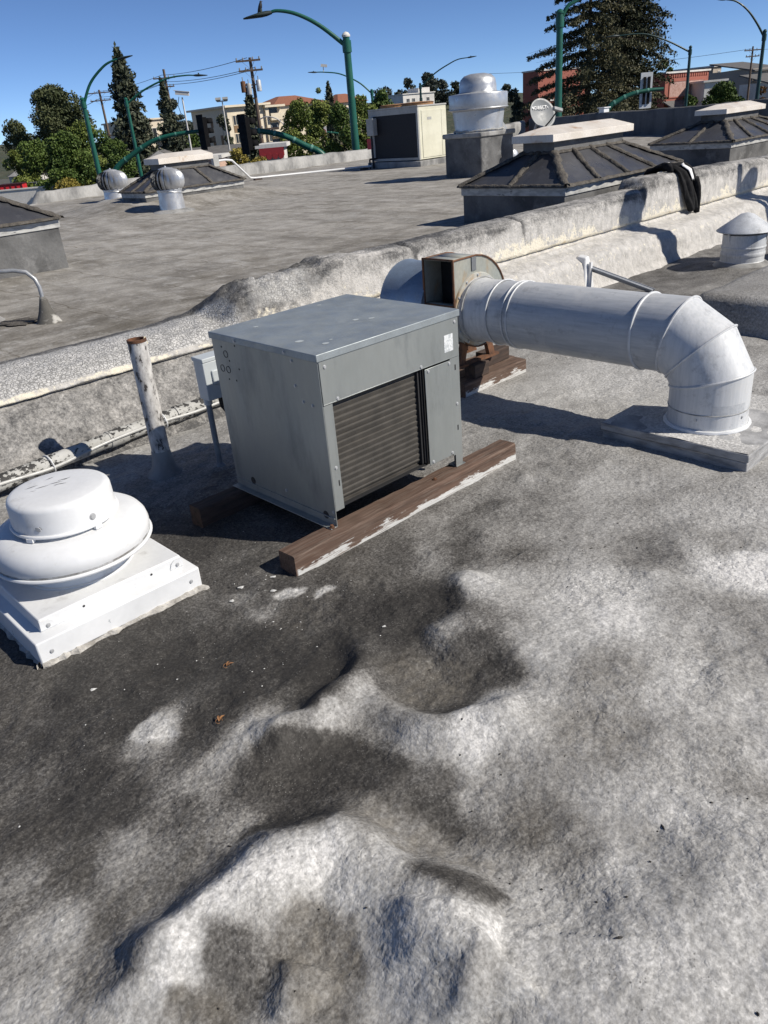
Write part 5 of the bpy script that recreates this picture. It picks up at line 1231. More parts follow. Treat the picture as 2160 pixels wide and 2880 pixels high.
o = uvroot("vent_hood", 25.75, 15.9, 1.08, "small white hooded vent standing on the shaded parapet", "roof vent")
part("hood", MB().box(-0.16, 0.16, -0.1, 0.1, 0.0, 0.16).box(-0.2, 0.2, -0.14, 0.14, 0.16, 0.19), M_WHITE, o, bevel=0.01)
# ------------------------------------------------------------------ ground, street and hills
GZ0 = -4.6
M_GROUND = surf("dry_ground", (0.10, 0.095, 0.08), (0.07, 0.08, 0.05), rough=0.95, scale=0.05, fine=0.2)
g = MB().add([(-2500, -600, 0), (2500, -600, 0), (2500, 2600, 0), (-2500, 2600, 0)], [(0, 1, 2, 3)])
kind(part("ground", g, M_GROUND, loc=(0, 0, GZ0), smooth=0), 'structure')
M_ASPH = surf("asphalt", (0.055, 0.055, 0.056), (0.045, 0.045, 0.046), rough=0.9, scale=0.8, bump=0.3)
kind(part("road", MB().add([(-120, 27, 0), (60, 27, 0), (90, 62, 0), (-120, 62, 0)], [(0, 1, 2, 3)]).add([(-6, 62, 0), (8, 62, 0), (10, 300, 0), (-8, 300, 0)], [(0, 1, 2, 3)]), M_ASPH, loc=(0, 0, GZ0+0.004), smooth=0), 'structure')
kind(part("pavement", MB().box(-120, 60, 24.0, 27.0, 0, 0.13), surf("pale_concrete", (0.32, 0.31, 0.29), rough=0.9, scale=1.0), loc=(0, 0, GZ0), smooth=0), 'structure')
# low wooded hills behind the town
nx, ny = 90, 36
hx = np.linspace(-500, 620, nx); hy = np.linspace(110, 900, ny)
HX, HY = np.meshgrid(hx, hy, indexing='ij')
hh = 9.5*np.exp(-((HX-45)/70)**2-((HY-390)/160)**2)+9*np.exp(-((HX-110)/45)**2-((HY-210)/60)**2)+6*np.exp(-((HX+30)/120)**2-((HY-430)/140)**2)+14*np.exp(-((HX-420)/200)**2-((HY-600)/200)**2)+12*np.exp(-((HX+300)/150)**2-((HY-600)/200)**2)
hh = hh*(1+0.12*fbm(HX*0.03, HY*0.03, 3, 71))
M_HILL = surf("wooded_hillside", (0.045, 0.06, 0.028), (0.09, 0.085, 0.05), rough=1.0, scale=0.12, bump=1.0, bscale=0.4, bdist=2.0)
kind(link("hills", grid_mesh("hills", np.stack([HX, HY, GZ0-0.6+hh], -1)), M_HILL, smooth=180), 'structure')

# ------------------------------------------------------------------ trees
def leaf_mat(name, a, b, tr=0.25):
    m, n, bs = nt(name); h = N(n)
    oi = h.new('ShaderNodeAttribute', attribute_name='tone')
    c = h.mix(oi.outputs['Fac'], a, b)
    n.links.new(c, bs.inputs['Base Color']); bs.inputs['Roughness'].default_value = 0.6; bs.inputs['Specular IOR Level'].default_value = 0.25
    return m
LM = {
 'oak': leaf_mat("olive_foliage", (0.045, 0.060, 0.026), (0.095, 0.108, 0.048)),
 'bush': leaf_mat("deep_green_foliage", (0.038, 0.072, 0.016), (0.110, 0.160, 0.036)),
 'bright': leaf_mat("mid_green_foliage", (0.075, 0.115, 0.024), (0.19, 0.22, 0.052)),
 'ochre': leaf_mat("yellow_green_foliage", (0.16, 0.14, 0.028), (0.34, 0.27, 0.06)),
 'con': leaf_mat("grey_green_needles", (0.042, 0.056, 0.038), (0.100, 0.108, 0.068)),
 'redw': leaf_mat("brown_green_needles", (0.042, 0.048, 0.024), (0.120, 0.112, 0.058)),
 'redd': leaf_mat("dark_redwood_needles", (0.016, 0.024, 0.012), (0.055, 0.058, 0.028)),
 'far': leaf_mat("hazy_green_foliage", (0.045, 0.058, 0.045), (0.075, 0.085, 0.065)),
 'auto': leaf_mat("russet_foliage", (0.12, 0.06, 0.02), (0.20, 0.11, 0.04)),
}
M_BARK = surf("bark", (0.10, 0.075, 0.055), (0.055, 0.042, 0.032), rough=0.95, scale=3, stretch=(1, 1, 0.3), bump=0.6, bscale=12, bdist=0.03)

def foliage(name, C_, S_, mat, parent, asp=1.5, tone=None):
    """leaf cards: C_ centres (n,3), S_ sizes; each a bent leaf-sprig of two triangles with random facing"""
    n = len(C_)
    d = RNG.normal(size=(n, 3)); d /= np.linalg.norm(d, axis=1)[:, None]
    e = np.cross(d, RNG.normal(size=(n, 3))); e /= np.linalg.norm(e, axis=1)[:, None]
    s_ = S_[:, None]
    k = np.cross(d, e)
    V4 = np.stack([C_-d*s_*asp*0.5, C_+e*s_*0.45+k*s_*0.12, C_+d*s_*asp*0.5, C_-e*s_*0.45+k*s_*0.12], 1).reshape(-1, 3)
    me = bpy.data.meshes.new(name)
    me.vertices.add(4*n); me.vertices.foreach_set('co', V4.astype(np.float32).ravel())
    idx = (np.arange(n)*4)[:, None]+np.array([0, 1, 2, 3])
    me.loops.add(4*n); me.loops.foreach_set('vertex_index', idx.ravel().astype(np.int32))
    me.polygons.add(n); me.polygons.foreach_set('loop_start', np.arange(0, 4*n, 4, dtype=np.int32)); me.polygons.foreach_set('loop_total', np.full(n, 4, dtype=np.int32))
    me.update(calc_edges=True)
    tn = RNG.random(n) if tone is None else np.clip(tone+RNG.normal(size=n)*0.18, 0, 1)
    at = me.attributes.new('tone', 'FLOAT', 'POINT'); at.data.foreach_set('value', np.repeat(tn, 4).astype(np.float32))
    return link(name, me, mat, parent, smooth=0)

def broadleaf(x, y, ztop, width, zlow, mk, label, group, dens=1.0, name="tree", nlobe=16, leaf=None):
    r = empty(name, (x, y, GZ0), random.uniform(0, 6), label, "tree" if name == "tree" else "shrub", group)
    H = ztop-GZ0; lo = max(zlow-GZ0-0.3, 0.15); rad = width/2
    hc = H-lo
    tr = MB(); tr.tube([(0, 0, -0.1), (0.05, 0.02, lo*0.6), (0.0, 0.05, lo+hc*0.5)], [0.05*H*0.35+0.05, 0.04*H*0.3+0.03, 0.02], 8)
    lobes = []
    for k in range(nlobe):
        a = random.uniform(0, 2*PI); zz_ = random.random()
        env = math.sin(PI*min(max(zz_*0.86+0.12, 0), 1))**0.6
        rr_ = rad*0.72*env*math.sqrt(random.random())
        lr = rad*random.uniform(0.26, 0.46)
        lobes.append((rr_*math.cos(a), rr_*math.sin(a), lo+zz_*(hc-lr*0.9)+lr*0.1, lr, lr*min(1.0, hc/width*1.1+0.2)*random.uniform(.7, 1.0)))
    for (a, b, c_, _, _) in lobes[::2]:
        tr.tube([(0, 0, lo*0.6), (a*0.5, b*0.5, (lo+c_)*0.5), (a, b, c_)], [0.02*H*0.3+0.02, 0.02, 0.008], 5)
    part("trunk", tr, M_BARK, r)
    ls = leaf or max(0.07, y*0.0018)
    CC = []; TT = []
    for (a, b, c_, lr, lz) in lobes:
        n = int(dens*150*(lr/ls)**2*0.115)+40
        d = RNG.normal(size=(n, 3)); d /= np.linalg.norm(d, axis=1)[:, None]
        rr_ = (0.62+0.42*RNG.random(n)**0.7)*(1+0.16*np.sin(d[:, 0]*7+d[:, 2]*5+a*9))
        CC.append(np.stack([a+d[:, 0]*lr*rr_, b+d[:, 1]*lr*rr_, c_+d[:, 2]*lz*rr_], -1))
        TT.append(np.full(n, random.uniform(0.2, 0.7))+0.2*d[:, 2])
    CC = np.concatenate(CC); TT = np.concatenate(TT)
    CC[:, 2] = np.maximum(CC[:, 2], 0.05)
    foliage("crown", CC, ls*(0.55+0.8*RNG.random(len(CC))), LM[mk], r, tone=TT)
    return r

def conifer(x, y, ztop, width, mk, label, group, layers=34, dens=1.0, sparse=0.0, low=0.10, droop=0.35, leaf=None, power=0.85, name="conifer", colw=0.0, flat=1.0):
    r = empty(name, (x, y, GZ0), random.uniform(0, 6), label, "tree", group)
    H = ztop-GZ0; rad = width/2
    tr = MB(); tr.tube([(0, 0, -0.1), (0, 0, H*0.5), (0, 0, H*0.98)], [H*0.016+0.05, H*0.010+0.03, 0.02], 10)
    ls = leaf or max(0.10, y*0.0030)
    CC = []; TT = []
    for i in range(layers):
        t = low+(1-low)*(i+random.uniform(-.3, .3)*flat)/layers
        t = min(max(t, low), 0.985)
        R_ = rad*max((1-t)**power, colw*(1 if t < 0.97 else 0.4))*(0.62+0.62*random.random() if flat == 1 else 0.85+0.3*random.random())
        nb = max(4, int(7+4*random.random()))
        for k in range(nb):
            if random.random() < sparse: continue
            a = 2*PI*(k+random.random()*0.8)/nb; L = R_*random.uniform(0.62, 1.12)
            z0 = H*t
            tip = (L*math.cos(a), L*math.sin(a), z0-droop*L*random.uniform(0.5, 1.1)+0.06*L)
            tr.tube([(0, 0, z0), (tip[0]*0.5, tip[1]*0.5, z0-droop*L*0.18), tip], [0.012*H*0.12+0.012, 0.012, 0.006], 4, caps=False)
            n = int(dens*(10+38*L/(ls*14)))
            s_ = RNG.random(n)**0.75
            w = (0.11+0.16*s_*(1.15-s_))*L*(1 if flat == 1 else 0.7)
            tx = RNG.normal(size=n)*w*0.75; tz = RNG.normal(size=n)*ls*0.7-np.abs(tx)*0.25
            px = tip[0]*s_-math.sin(a)*tx; py = tip[1]*s_+math.cos(a)*tx
            pz = z0-droop*L*(s_**1.6)*0.8+tz
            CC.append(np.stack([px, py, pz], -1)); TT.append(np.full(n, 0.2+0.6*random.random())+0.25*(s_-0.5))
    part("trunk", tr, M_BARK, r)
    CC = np.concatenate(CC); TT = np.concatenate(TT)
    foliage("crown", CC, ls*(0.5+0.8*RNG.random(len(CC))), LM[mk], r, asp=1.9, tone=TT)
    return r

broadleaf(-39.4, 120, 9.05, 8.6, 2.0, 'oak', "tallest rounded olive tree at the far left", "trees beyond the roof", 1.5, nlobe=26)
broadleaf(-47.1, 125, 5.2, 6.4, -2, 'oak', "olive tree left of the tallest rounded tree", "trees beyond the roof", 1.3)
G_ = "dark leafy trees in the left row"
broadleaf(-32.3, 90, 3.1, 5.0, -4.0, 'bush', "dark green tree first from the left in the leafy row", G_, 1.4, nlobe=20)
broadleaf(-28.0, 85, 2.9, 5.4, -4.0, 'bush', "wide dark green tree in the middle of the leafy row", G_, 1.4, nlobe=22)
broadleaf(-28.4, 93, 3.9, 5.0, -4.0, 'bright', "brighter green treetop rising behind the leafy row", G_, 1.3, nlobe=18)
broadleaf(-24.6, 88, 3.3, 4.6, -4.0, 'bush', "dark green tree behind the tall leaning street lamp", G_, 1.4, nlobe=20)
broadleaf(-21.4, 80, 1.6, 3.8, -4.0, 'bush', "low dark tree at the right end of the leafy row", G_, 1.4)
broadleaf(-40.5, 106, 2.0, 5.0, -2.6, 'bright', "green tree at the left picture edge above the red container", G_, 1.3)
conifer(-28.3, 115, 12.0, 8.2, 'con', "tall narrow conifer behind the leaning lamp at left", "conifers beyond the roof", 44, 1.3, droop=0.45, power=0.62)
conifer(-21.4, 105, 7.6, 5.6, 'con', "shorter conifer right of the tall narrow one", "conifers beyond the roof", 34, 1.1, 0.12, droop=0.5, power=0.75)
conifer(-13.1, 120, 6.5, 4.4, 'con', "dark conifer behind the pole with transformers", "conifers beyond the roof", 26, 1.1, power=0.7)
conifer(-1.8, 95, 5.2, 2.6, 'con', "slim conifer between the centre trees", "conifers beyond the roof", 26, 1.0, power=0.6)
broadleaf(-31.4, 160, 7.6, 3.4, 2.0, 'far', "hazy treetop right of the shorter conifer", "trees beyond the roof")
broadleaf(-42.0, 180, 5.9, 4.0, 1.0, 'far', "small hazy treetop above the far cream flats", "trees beyond the roof")
broadleaf(-19.7, 110, 1.9, 3.6, -3.0, 'bush', "dark bush before the flats beside the conifer", "trees beyond the roof", 1.2)
broadleaf(-15.6, 110, 3.9, 2.6, -3.0, 'con', "narrow dark tree left of the floodlight pole", "trees beyond the roof", 1.2)
broadleaf(-7.4, 55, 0.75, 2.6, -2.8, 'ochre', "yellow green tree under the left hanging signal", "yellow green trees by the street", 1.2)
broadleaf(-6.0, 55, 0.55, 2.2, -2.8, 'ochre', "yellow green tree under the nearer hanging signal", "yellow green trees by the street", 1.2)
broadleaf(-16.95, 50, -0.15, 3.4, -2.4, 'ochre', "low ochre shrub above the parapet at left", None, 1.3, name="shrub")
G_ = "green street trees in the centre"
broadleaf(-3.7, 65, 3.2, 3.5, -2.5, 'bright', "bright green tree left end of the centre row", G_, 1.4, nlobe=20)
broadleaf(-2.0, 70, 3.4, 3.4, -2.5, 'bright', "green tree with a spiky top in the centre row", G_, 1.3, nlobe=20)
broadleaf(-0.4, 62, 2.8, 3.3, -2.5, 'bush', "dark green tree behind the turn sign", G_, 1.4, nlobe=20)
broadleaf(1.2, 68, 3.2, 3.2, -2.5, 'bright', "green tree right behind the big centre lamp pole", G_, 1.4, nlobe=20)
broadleaf(3.0, 72, 3.5, 3.2, -2.5, 'bush', "dark tree above the air conditioner", G_, 1.4, nlobe=18)
broadleaf(-2.66, 85, 4.7, 1.5, 0.5, 'bright', "thin tall sapling rising over the centre trees", G_, 1.0, nlobe=8)
G_ = "hazy hill trees"
for (x, y, zt, w, zb, kind_, lab) in ((13.3, 300, 10.6, 11, 0, 'far', "wide hazy tree on the hill, first from the left"), (19.8, 330, 10.3, 9, 0, 'far', "hazy tree between the wide hill tree and the tall round one"), (22.2, 300, 13.2, 6.5, 3, 'far', "tall round hill tree left of the white hillside building"), (27.5, 290, 13.2, 9, 2, 'far', "bushy hill tree above the white hillside building"), (32.0, 300, 12.3, 8, 2, 'far', "hill tree right above the white hillside building"), (35.5, 280, 10.2, 6, 0, 'con', "dark hill tree right of the white building"), (47.8, 260, 7.4, 6, -2, 'con', "dark treetop behind the upblast fan"), (44.0, 265, 6.6, 6, -2, 'far', "hazy treetop just right of the upblast fan")):
    broadleaf(x, y, zt, w, zb, kind_, lab, G_, 1.1, nlobe=14)
broadleaf(19.1, 100, 3.3, 2.4, -3, 'con', "dark tree left of the brick building on the right", "trees beyond the roof", 1.2)
broadleaf(20.4, 104, 2.6, 2.0, -3, 'con', "small dark treetop touching the brick wall", "trees beyond the roof", 1.2)
conifer(24.9, 90, 16.8, 19.0, 'redw', "big layered redwood with drooping brown green boughs behind the lamp pole", "redwoods", 21, 5.0, 0.05, low=0.02, droop=0.26, leaf=0.15, power=0.75, flat=0.45, name="redwood")
conifer(31.2, 98, 34.0, 10.5, 'redd', "dense dark redwood at the right of the pair", "redwoods", 78, 2.4, 0.0, low=0.03, droop=0.35, leaf=0.18, power=0.30, name="redwood")
broadleaf(47.4, 130, 5.9, 3.4, -1, 'bush', "dark round tree above the brick shop roof", "trees beyond the roof", 1.3)
broadleaf(43.2, 100, 2.0, 5.6, -3, 'bush', "broad green bush before the hillside houses", "trees beyond the roof", 1.3, nlobe=20)
broadleaf(46.4, 97, 1.1, 2.6, -3, 'auto', "russet bush at the right picture edge", "trees beyond the roof", 1.2)
broadleaf(39.7, 100, 1.4, 2.4, -3, 'bush', "small green bush right of the brick shop", "trees beyond the roof", 1.2)
rr_ = random.Random(3)
for k, lab in enumerate(("far hill treetop above the left flats", "far hill treetop beside the cream flats", "far hill treetop left of the transformer pole", "far hill treetop behind the red tiled roof")):
    broadleaf(-78+16*k, 330, 6.5+1.5*rr_.random(), 22, -1, 'far', lab, "far hill treetops", 0.9, nlobe=16)

# ------------------------------------------------------------------ buildings
M_FLAT = surf("cream_stucco", (0.74, 0.65, 0.50), (0.68, 0.60, 0.46), rough=0.9, scale=0.5)
M_FLATG = surf("grey_beige_stucco", (0.36, 0.32, 0.27), (0.31, 0.28, 0.24), rough=0.9, scale=0.5)
M_GLASS = surf("dark_window_glass", (0.03, 0.035, 0.04), rough=0.2, scale=2)
M_BROWN = surf("brown_spandrel", (0.27, 0.17, 0.09), rough=0.8, scale=1)
M_TILE = surf("red_clay_tiles", (0.32, 0.13, 0.075), (0.22, 0.09, 0.055), rough=0.9, scale=3, stretch=(4, 1, 1))
M_BWHITE = surf("white_render", (0.68, 0.66, 0.62), rough=0.9, scale=0.5)
M_SLATE = surf("grey_shingles", (0.14, 0.135, 0.13), (0.10, 0.098, 0.095), rough=0.95, scale=2)
M_BEIGE = surf("beige_render", (0.40, 0.35, 0.29), (0.34, 0.30, 0.25), rough=0.9, scale=0.4)

def window(parent, x, y, z, w, h, frame=M_BWHITE, bars=1):
    f = part("window", MB().box(x-w/2-.08, x+w/2+.08, y-0.06, y+0.05, z-.08, z).box(x-w/2-.08, x+w/2+.08, y-0.06, y+0.05, z+h, z+h+.08).box(x-w/2-.08, x-w/2, y-0.06, y+0.05, z, z+h).box(x+w/2, x+w/2+.08, y-0.06, y+0.05, z, z+h).box(x-.03, x+.03, y-0.05, y+0.05, z, z+h), frame, parent, smooth=0)
    part("pane", MB().box(x-w/2, x+w/2, y-0.03, y+0.02, z, z+h), M_GLASS, f, smooth=0)
    return f

def block(name, x0, x1, y, depth, ztop, mat, label, rz=0.0, roof='flat', wins=(), frame=M_BWHITE, ov=0.3):
    r = empty(name, ((x0+x1)/2, y, GZ0), rz, label, "building")
    w = (x1-x0)/2; H = ztop-GZ0
    part("wall", MB().box(-w, w, 0, depth, -0.1, H), mat, r, smooth=0)
    if roof == 'flat':
        part("roof", MB().box(-w-ov, w+ov, -ov, depth+ov, H, H+0.25), M_BWHITE if mat is not M_FLAT else M_FLAT, r, smooth=0)
    elif roof == 'gable':
        hh_ = w*0.55
        part("roof", MB().prism([(-w-.3, H), (0, H+hh_), (w+.3, H)], depth+0.6, 'y', -0.3), M_SLATE, r, smooth=0)
        part("gable", MB().prism([(-w, H-0.02), (0, H+hh_*0.93), (w, H-0.02)], 0.1, 'y', -0.36), mat, r, smooth=0)
    elif roof == 'hip':
        hh_ = 1.6; q = min(w*0.7, depth*0.45)
        part("roof", MB().hexa([(-w-.5,-.5,H),(w+.5,-.5,H),(w+.5,depth+.5,H),(-w-.5,depth+.5,H),(-w+q,depth*.45,H+hh_),(w-q,depth*.45,H+hh_),(w-q,depth*.55,H+hh_),(-w+q,depth*.55,H+hh_)]), M_TILE, r, smooth=0)
    elif roof == 'shed':
        part("roof", MB().hexa([(-w-.3,-.6,H-0.4),(w+.3,-.6,H-0.4),(w+.3,depth,H+1.2),(-w-.3,depth,H+1.2),(-w-.3,-.6,H-0.2),(w+.3,-.6,H-0.2),(w+.3,depth,H+1.4),(-w-.3,depth,H+1.4)]), M_SLATE, r, smooth=0)
    for (wx, wz, ww, wh) in wins: window(r, wx, -0.01, wz, ww, wh, frame)
    return r

b = block("apartment_building", -37.2, -30.6, 150, 14, 4.3, M_FLAT, "cream flats seen between the two left conifers", R(34), 'flat', [(-2.2, 6.2, 1.3, 1.4), (0.3, 6.2, 1.3, 1.4), (-2.2, 3.2, 1.3, 1.4), (0.3, 3.2, 1.3, 1.4)])
part("balcony", MB().box(1.2, 3.2, -0.9, 0.0, 5.4, 5.6).box(1.2, 3.2, -0.9, -0.8, 5.6, 6.4), M_FLAT, b, smooth=0)
b = empty("apartment_building", (-16.6, 139, GZ0), R(36), "cream flats with stacked windows left of the transformer pole", "building")
part("wall", MB().box(-2.7, 4.6, 0, 12.5, 0, 9.4), M_FLAT, b, smooth=0)
part("roof", MB().box(-3.3, 5.0, -0.7, 13, 9.4, 9.7), M_FLAT, b, smooth=0)
for yy_ in (2.4, 5.2, 8.0):
    for k in range(2):
        part("side_window", MB().box(-2.74, -2.66, yy_, yy_+0.8, 4.2+2.6*k, 5.6+2.6*k), M_BROWN, b, smooth=0)
for col in (-1.35, 0.75, 2.6):
    for k in range(3):
        z = 6.9-2.6*k
        window(b, col, -0.01, z, 0.85, 1.3, M_FLAT)
        part("spandrel", MB().box(col-0.5, col+0.5, -0.05, 0.02, z-1.1, z-0.12), M_BROWN, b, smooth=0)
b = empty("apartment_building", (-11.6, 142, GZ0), R(34), "cream flats with open balconies right of the transformer pole", "building")
part("wall", MB().box(-1.8, 1.5, 0.9, 9, 0, 9.0).box(-1.8, -1.2, 0, 0.9, 0, 9.0), M_FLAT, b, smooth=0)
for k in range(3):
    part("balcony", MB().box(-1.2, 1.5, -0.6, 0.9, 2.3+2.4*k, 2.55+2.4*k).box(-1.2, 1.5, -0.6, -0.5, 2.55+2.4*k, 3.3+2.4*k), M_FLAT, b, smooth=0)
    part("balcony_door", MB().box(-0.8, 0.8, 0.84, 0.92, 2.6+2.4*k, 4.3+2.4*k), M_GLASS, b, smooth=0)
part("roof", MB().box(-2.0, 1.7, -0.4, 9, 9.0, 9.3), M_FLAT, b, smooth=0)
block("apartment_building", -13.2, -2.6, 155, 12, 4.7, M_FLAT, "long flats under a red tiled roof above the centre trees", R(30), 'hip', [(-3.4, 6.6, 1, 1.4), (-1.4, 6.6, 1, 1.4), (0.8, 6.6, 1, 1.4), (3.0, 6.6, 1, 1.4)])
block("apartment_building", -1.8, 4.2, 170, 9, 4.6, M_FLAT, "small block with a pointed red tiled roof behind the centre lamp", R(30), 'hip', [(-1.6, 7.0, 1, 1.3), (1.0, 7.0, 1, 1.3)])
b = block("shop_building", -6.3, -4.7, 60, 6, 0.3, M_BWHITE, "white shop with a red scalloped fascia below the transformer pole", 0.0, 'flat')
part("fascia", MB().box(-0.85, 0.85, -0.3, 0.1, 4.35, 4.9), plain("red_fascia", (0.30, 0.025, 0.03)), b, smooth=0)
for k in range(4):
    part("scallop", MB().lathe([(0.20, 0), (0.20, 0.06), (0.001, 0.06)], 14, (-0.62+0.42*k, -0.34, 4.36), 'y'), plain("red_fascia_edge", (0.30, 0.025, 0.03)), b, smooth=0)
b = block("hillside_building", 16.4, 28.0, 268, 12, 6.9, M_BWHITE, "white flat roofed building on the far wooded hill", R(30), 'flat', [(-4, 9.4, 1.0, 0.9), (-2, 9.4, 1.0, 0.9), (0.8, 9.4, 1.0, 0.9), (3.4, 9.4, 1.0, 0.9)])
part("upper_storey", MB().box(1.4, 5.6, 2, 8, 11.7, 13.1), M_BWHITE, b, smooth=0)

# brick buildings
def brick_mat():
    m, n, bs = nt("red_brick"); h = N(n)
    tc = h.coord('Object')
    sp = h.new('ShaderNodeSeparateXYZ'); n.links.new(tc, sp.inputs[0])
    cb = h.new('ShaderNodeCombineXYZ'); n.links.new(h.math('ADD', sp.outputs[0], sp.outputs[1]), cb.inputs[0]); n.links.new(sp.outputs[2], cb.inputs[1])
    br = h.new('ShaderNodeTexBrick'); br.inputs['Scale'].default_value = 1; br.inputs['Brick Width'].default_value = 0.45; br.inputs['Row Height'].default_value = 0.16; br.inputs['Mortar Size'].default_value = 0.02
    br.inputs['Color1'].default_value = (0.42, 0.125, 0.085, 1); br.inputs['Color2'].default_value = (0.34, 0.10, 0.07, 1); br.inputs['Mortar'].default_value = (0.24, 0.12, 0.09, 1)
    n.links.new(cb.outputs[0], br.inputs['Vector'])
    c = h.mix(h.ramp(h.noise(tc, 0.6, 5), 0.3, 0.7), br.outputs[0], (0.30, 0.10, 0.072))
    n.links.new(c, bs.inputs['Base Color']); bs.inputs['Roughness'].default_value = 0.9
    return m
M_BRICK = brick_mat()
M_PALEBR = surf("faded_painted_brick", (0.50, 0.33, 0.28), (0.38, 0.22, 0.18), rough=0.9, scale=3, fine=0.2)
b = empty("brick_building", (28.6, 126, GZ0), R(28), "red brick building half hidden by the layered redwood", "building")
part("wall", MB().box(-1.2, 8, 0, 3.4, 0, 10.1), M_BRICK, b, smooth=0)
part("coping", MB().box(-1.35, 8.15, -0.15, 3.5, 10.1, 10.3), M_BWHITE, b, smooth=0)
part("string_course", MB().box(1.0, 8.05, -0.12, 0.0, 6.2, 6.45), M_BWHITE, b, smooth=0)
b = empty("brick_building", (43.9, 120, GZ0), R(30), "red brick shop with cream cornice and faded panel right of the redwoods", "building")
part("wall", MB().box(0, 9.0, 0, 2.8, 0, 8.2), M_BRICK, b, smooth=0)
part("cornice", MB().box(-0.15, 9.2, -0.2, 2.9, 8.2, 8.42), M_BWHITE, b, smooth=0)
part("painted_panel", MB().box(0.95, 8.0, -0.06, 0.01, 5.3, 7.15), M_PALEBR, b, smooth=0)
part("panel_frame", MB().box(0.80, 8.15, -0.10, 0.0, 7.15, 7.28).box(0.80, 8.15, -0.10, 0.0, 5.17, 5.3).box(0.80, 0.95, -0.10, 0.0, 5.3, 7.15).box(8.0, 8.15, -0.10, 0.0, 5.3, 7.15), M_BRICK, b, smooth=0)
for k in range(19):
    part("dentil", MB().box(0.15+0.46*k, 0.42+0.46*k, -0.12, 0.0, 7.72, 8.02), M_BRICK, b, smooth=0)
part("awning", MB().hexa([(-0.2,-1.6,3.9),(9.6,-1.6,3.9),(9.6,0,4.7),(-0.2,0,4.7),(-0.2,-1.6,4.05),(9.6,-1.6,4.05),(9.6,0,4.85),(-0.2,0,4.85)]), M_SLATE, b, smooth=0)
for k in range(3):
    part("awning_post", MB().box(0.2+2.7*k, 0.35+2.7*k, -1.5, -1.35, 0, 3.9), M_BWHITE, b, smooth=0)
b = block("hillside_building", 65.6, 68.6, 158, 8, 4.6, M_BEIGE, "beige square tower block on the right hillside", R(40), 'flat', [(0.6, 7.6, 0.6, 0.9)])
block("hillside_house", 48.6, 51.4, 118, 7, 2.1, M_BWHITE, "small white house beside the brick shop", 0.0, 'flat', [(0.4, 4.6, 0.7, 1.0)])
b = block("hillside_building", 70.6, 80.0, 170, 9, 3.4, M_BEIGE, "long beige flats on the right hillside behind the wires", R(30), 'flat', [(-3.2, 6.0, 0.9, 1.1), (-0.8, 6.0, 0.9, 1.1), (1.6, 6.0, 0.9, 1.1), (3.6, 6.0, 0.9, 1.1)])
block("hillside_house", 67.0, 74.5, 146, 9, 3.6, M_BEIGE, "beige house under a big grey roof at the right edge", R(25), 'shed', [(-1.2, 5.4, 0.8, 1.1), (1.0, 5.4, 0.8, 1.1)])
block("hillside_house", 66.6, 72.5, 138, 6, 1.4, M_BWHITE, "white house front with garage doors at the right edge", R(25), 'shed', [(-1.0, 3.7, 1.1, 1.1), (1.0, 3.7, 1.1, 1.1)])
# houses on the left
block("house", -23.3, -21.0, 100, 6, -0.4, M_BWHITE, "little white gabled house beneath the shorter conifer", 0.0, 'gable')
block("house", -13.0, -10.8, 70, 5, -0.35, surf("peach_render", (0.62, 0.42, 0.32), rough=0.9, scale=0.6), "peach walled house behind the back skylight", 0.0, 'flat', [(0.35, 3.0, 0.5, 0.8)])
block("house", -18.3, -12.4, 90, 7, -1.2, M_BEIGE, "low house with a broad grey roof below the flats", 0.0, 'shed')
block("house", -52.0, -48.6, 130, 7, -1.9, M_BWHITE, "white garage with a grey roof at the far left", 0.0, 'gable')

# ------------------------------------------------------------------ street lamps
M_GREEN = surf("green_lamp_paint", (0.012, 0.105, 0.070), (0.010, 0.085, 0.058), rough=0.4, scale=1.5, fine=0.04)
M_GREEND = surf("dark_green_lamp_paint", (0.010, 0.045, 0.040), rough=0.4, scale=1.5)
M_LAMP = surf("dark_luminaire", (0.025, 0.04, 0.038), rough=0.5, scale=4)
def bez(pts, n=6):
    out_ = []
    P4 = [Vector(p) for p in pts]
    P4 = [P4[0]*2-P4[1]]+P4+[P4[-1]*2-P4[-2]]
    for i in range(1, len(P4)-2):
        for k in range(n):
            t = k/n; a, b_, c_, d_ = P4[i-1], P4[i], P4[i+1], P4[i+2]
            out_.append(0.5*((2*b_)+(c_-a)*t+(2*a-5*b_+4*c_-d_)*t*t+(3*b_-a-3*c_+d_)*t**3))
    out_.append(P4[-2]); return out_
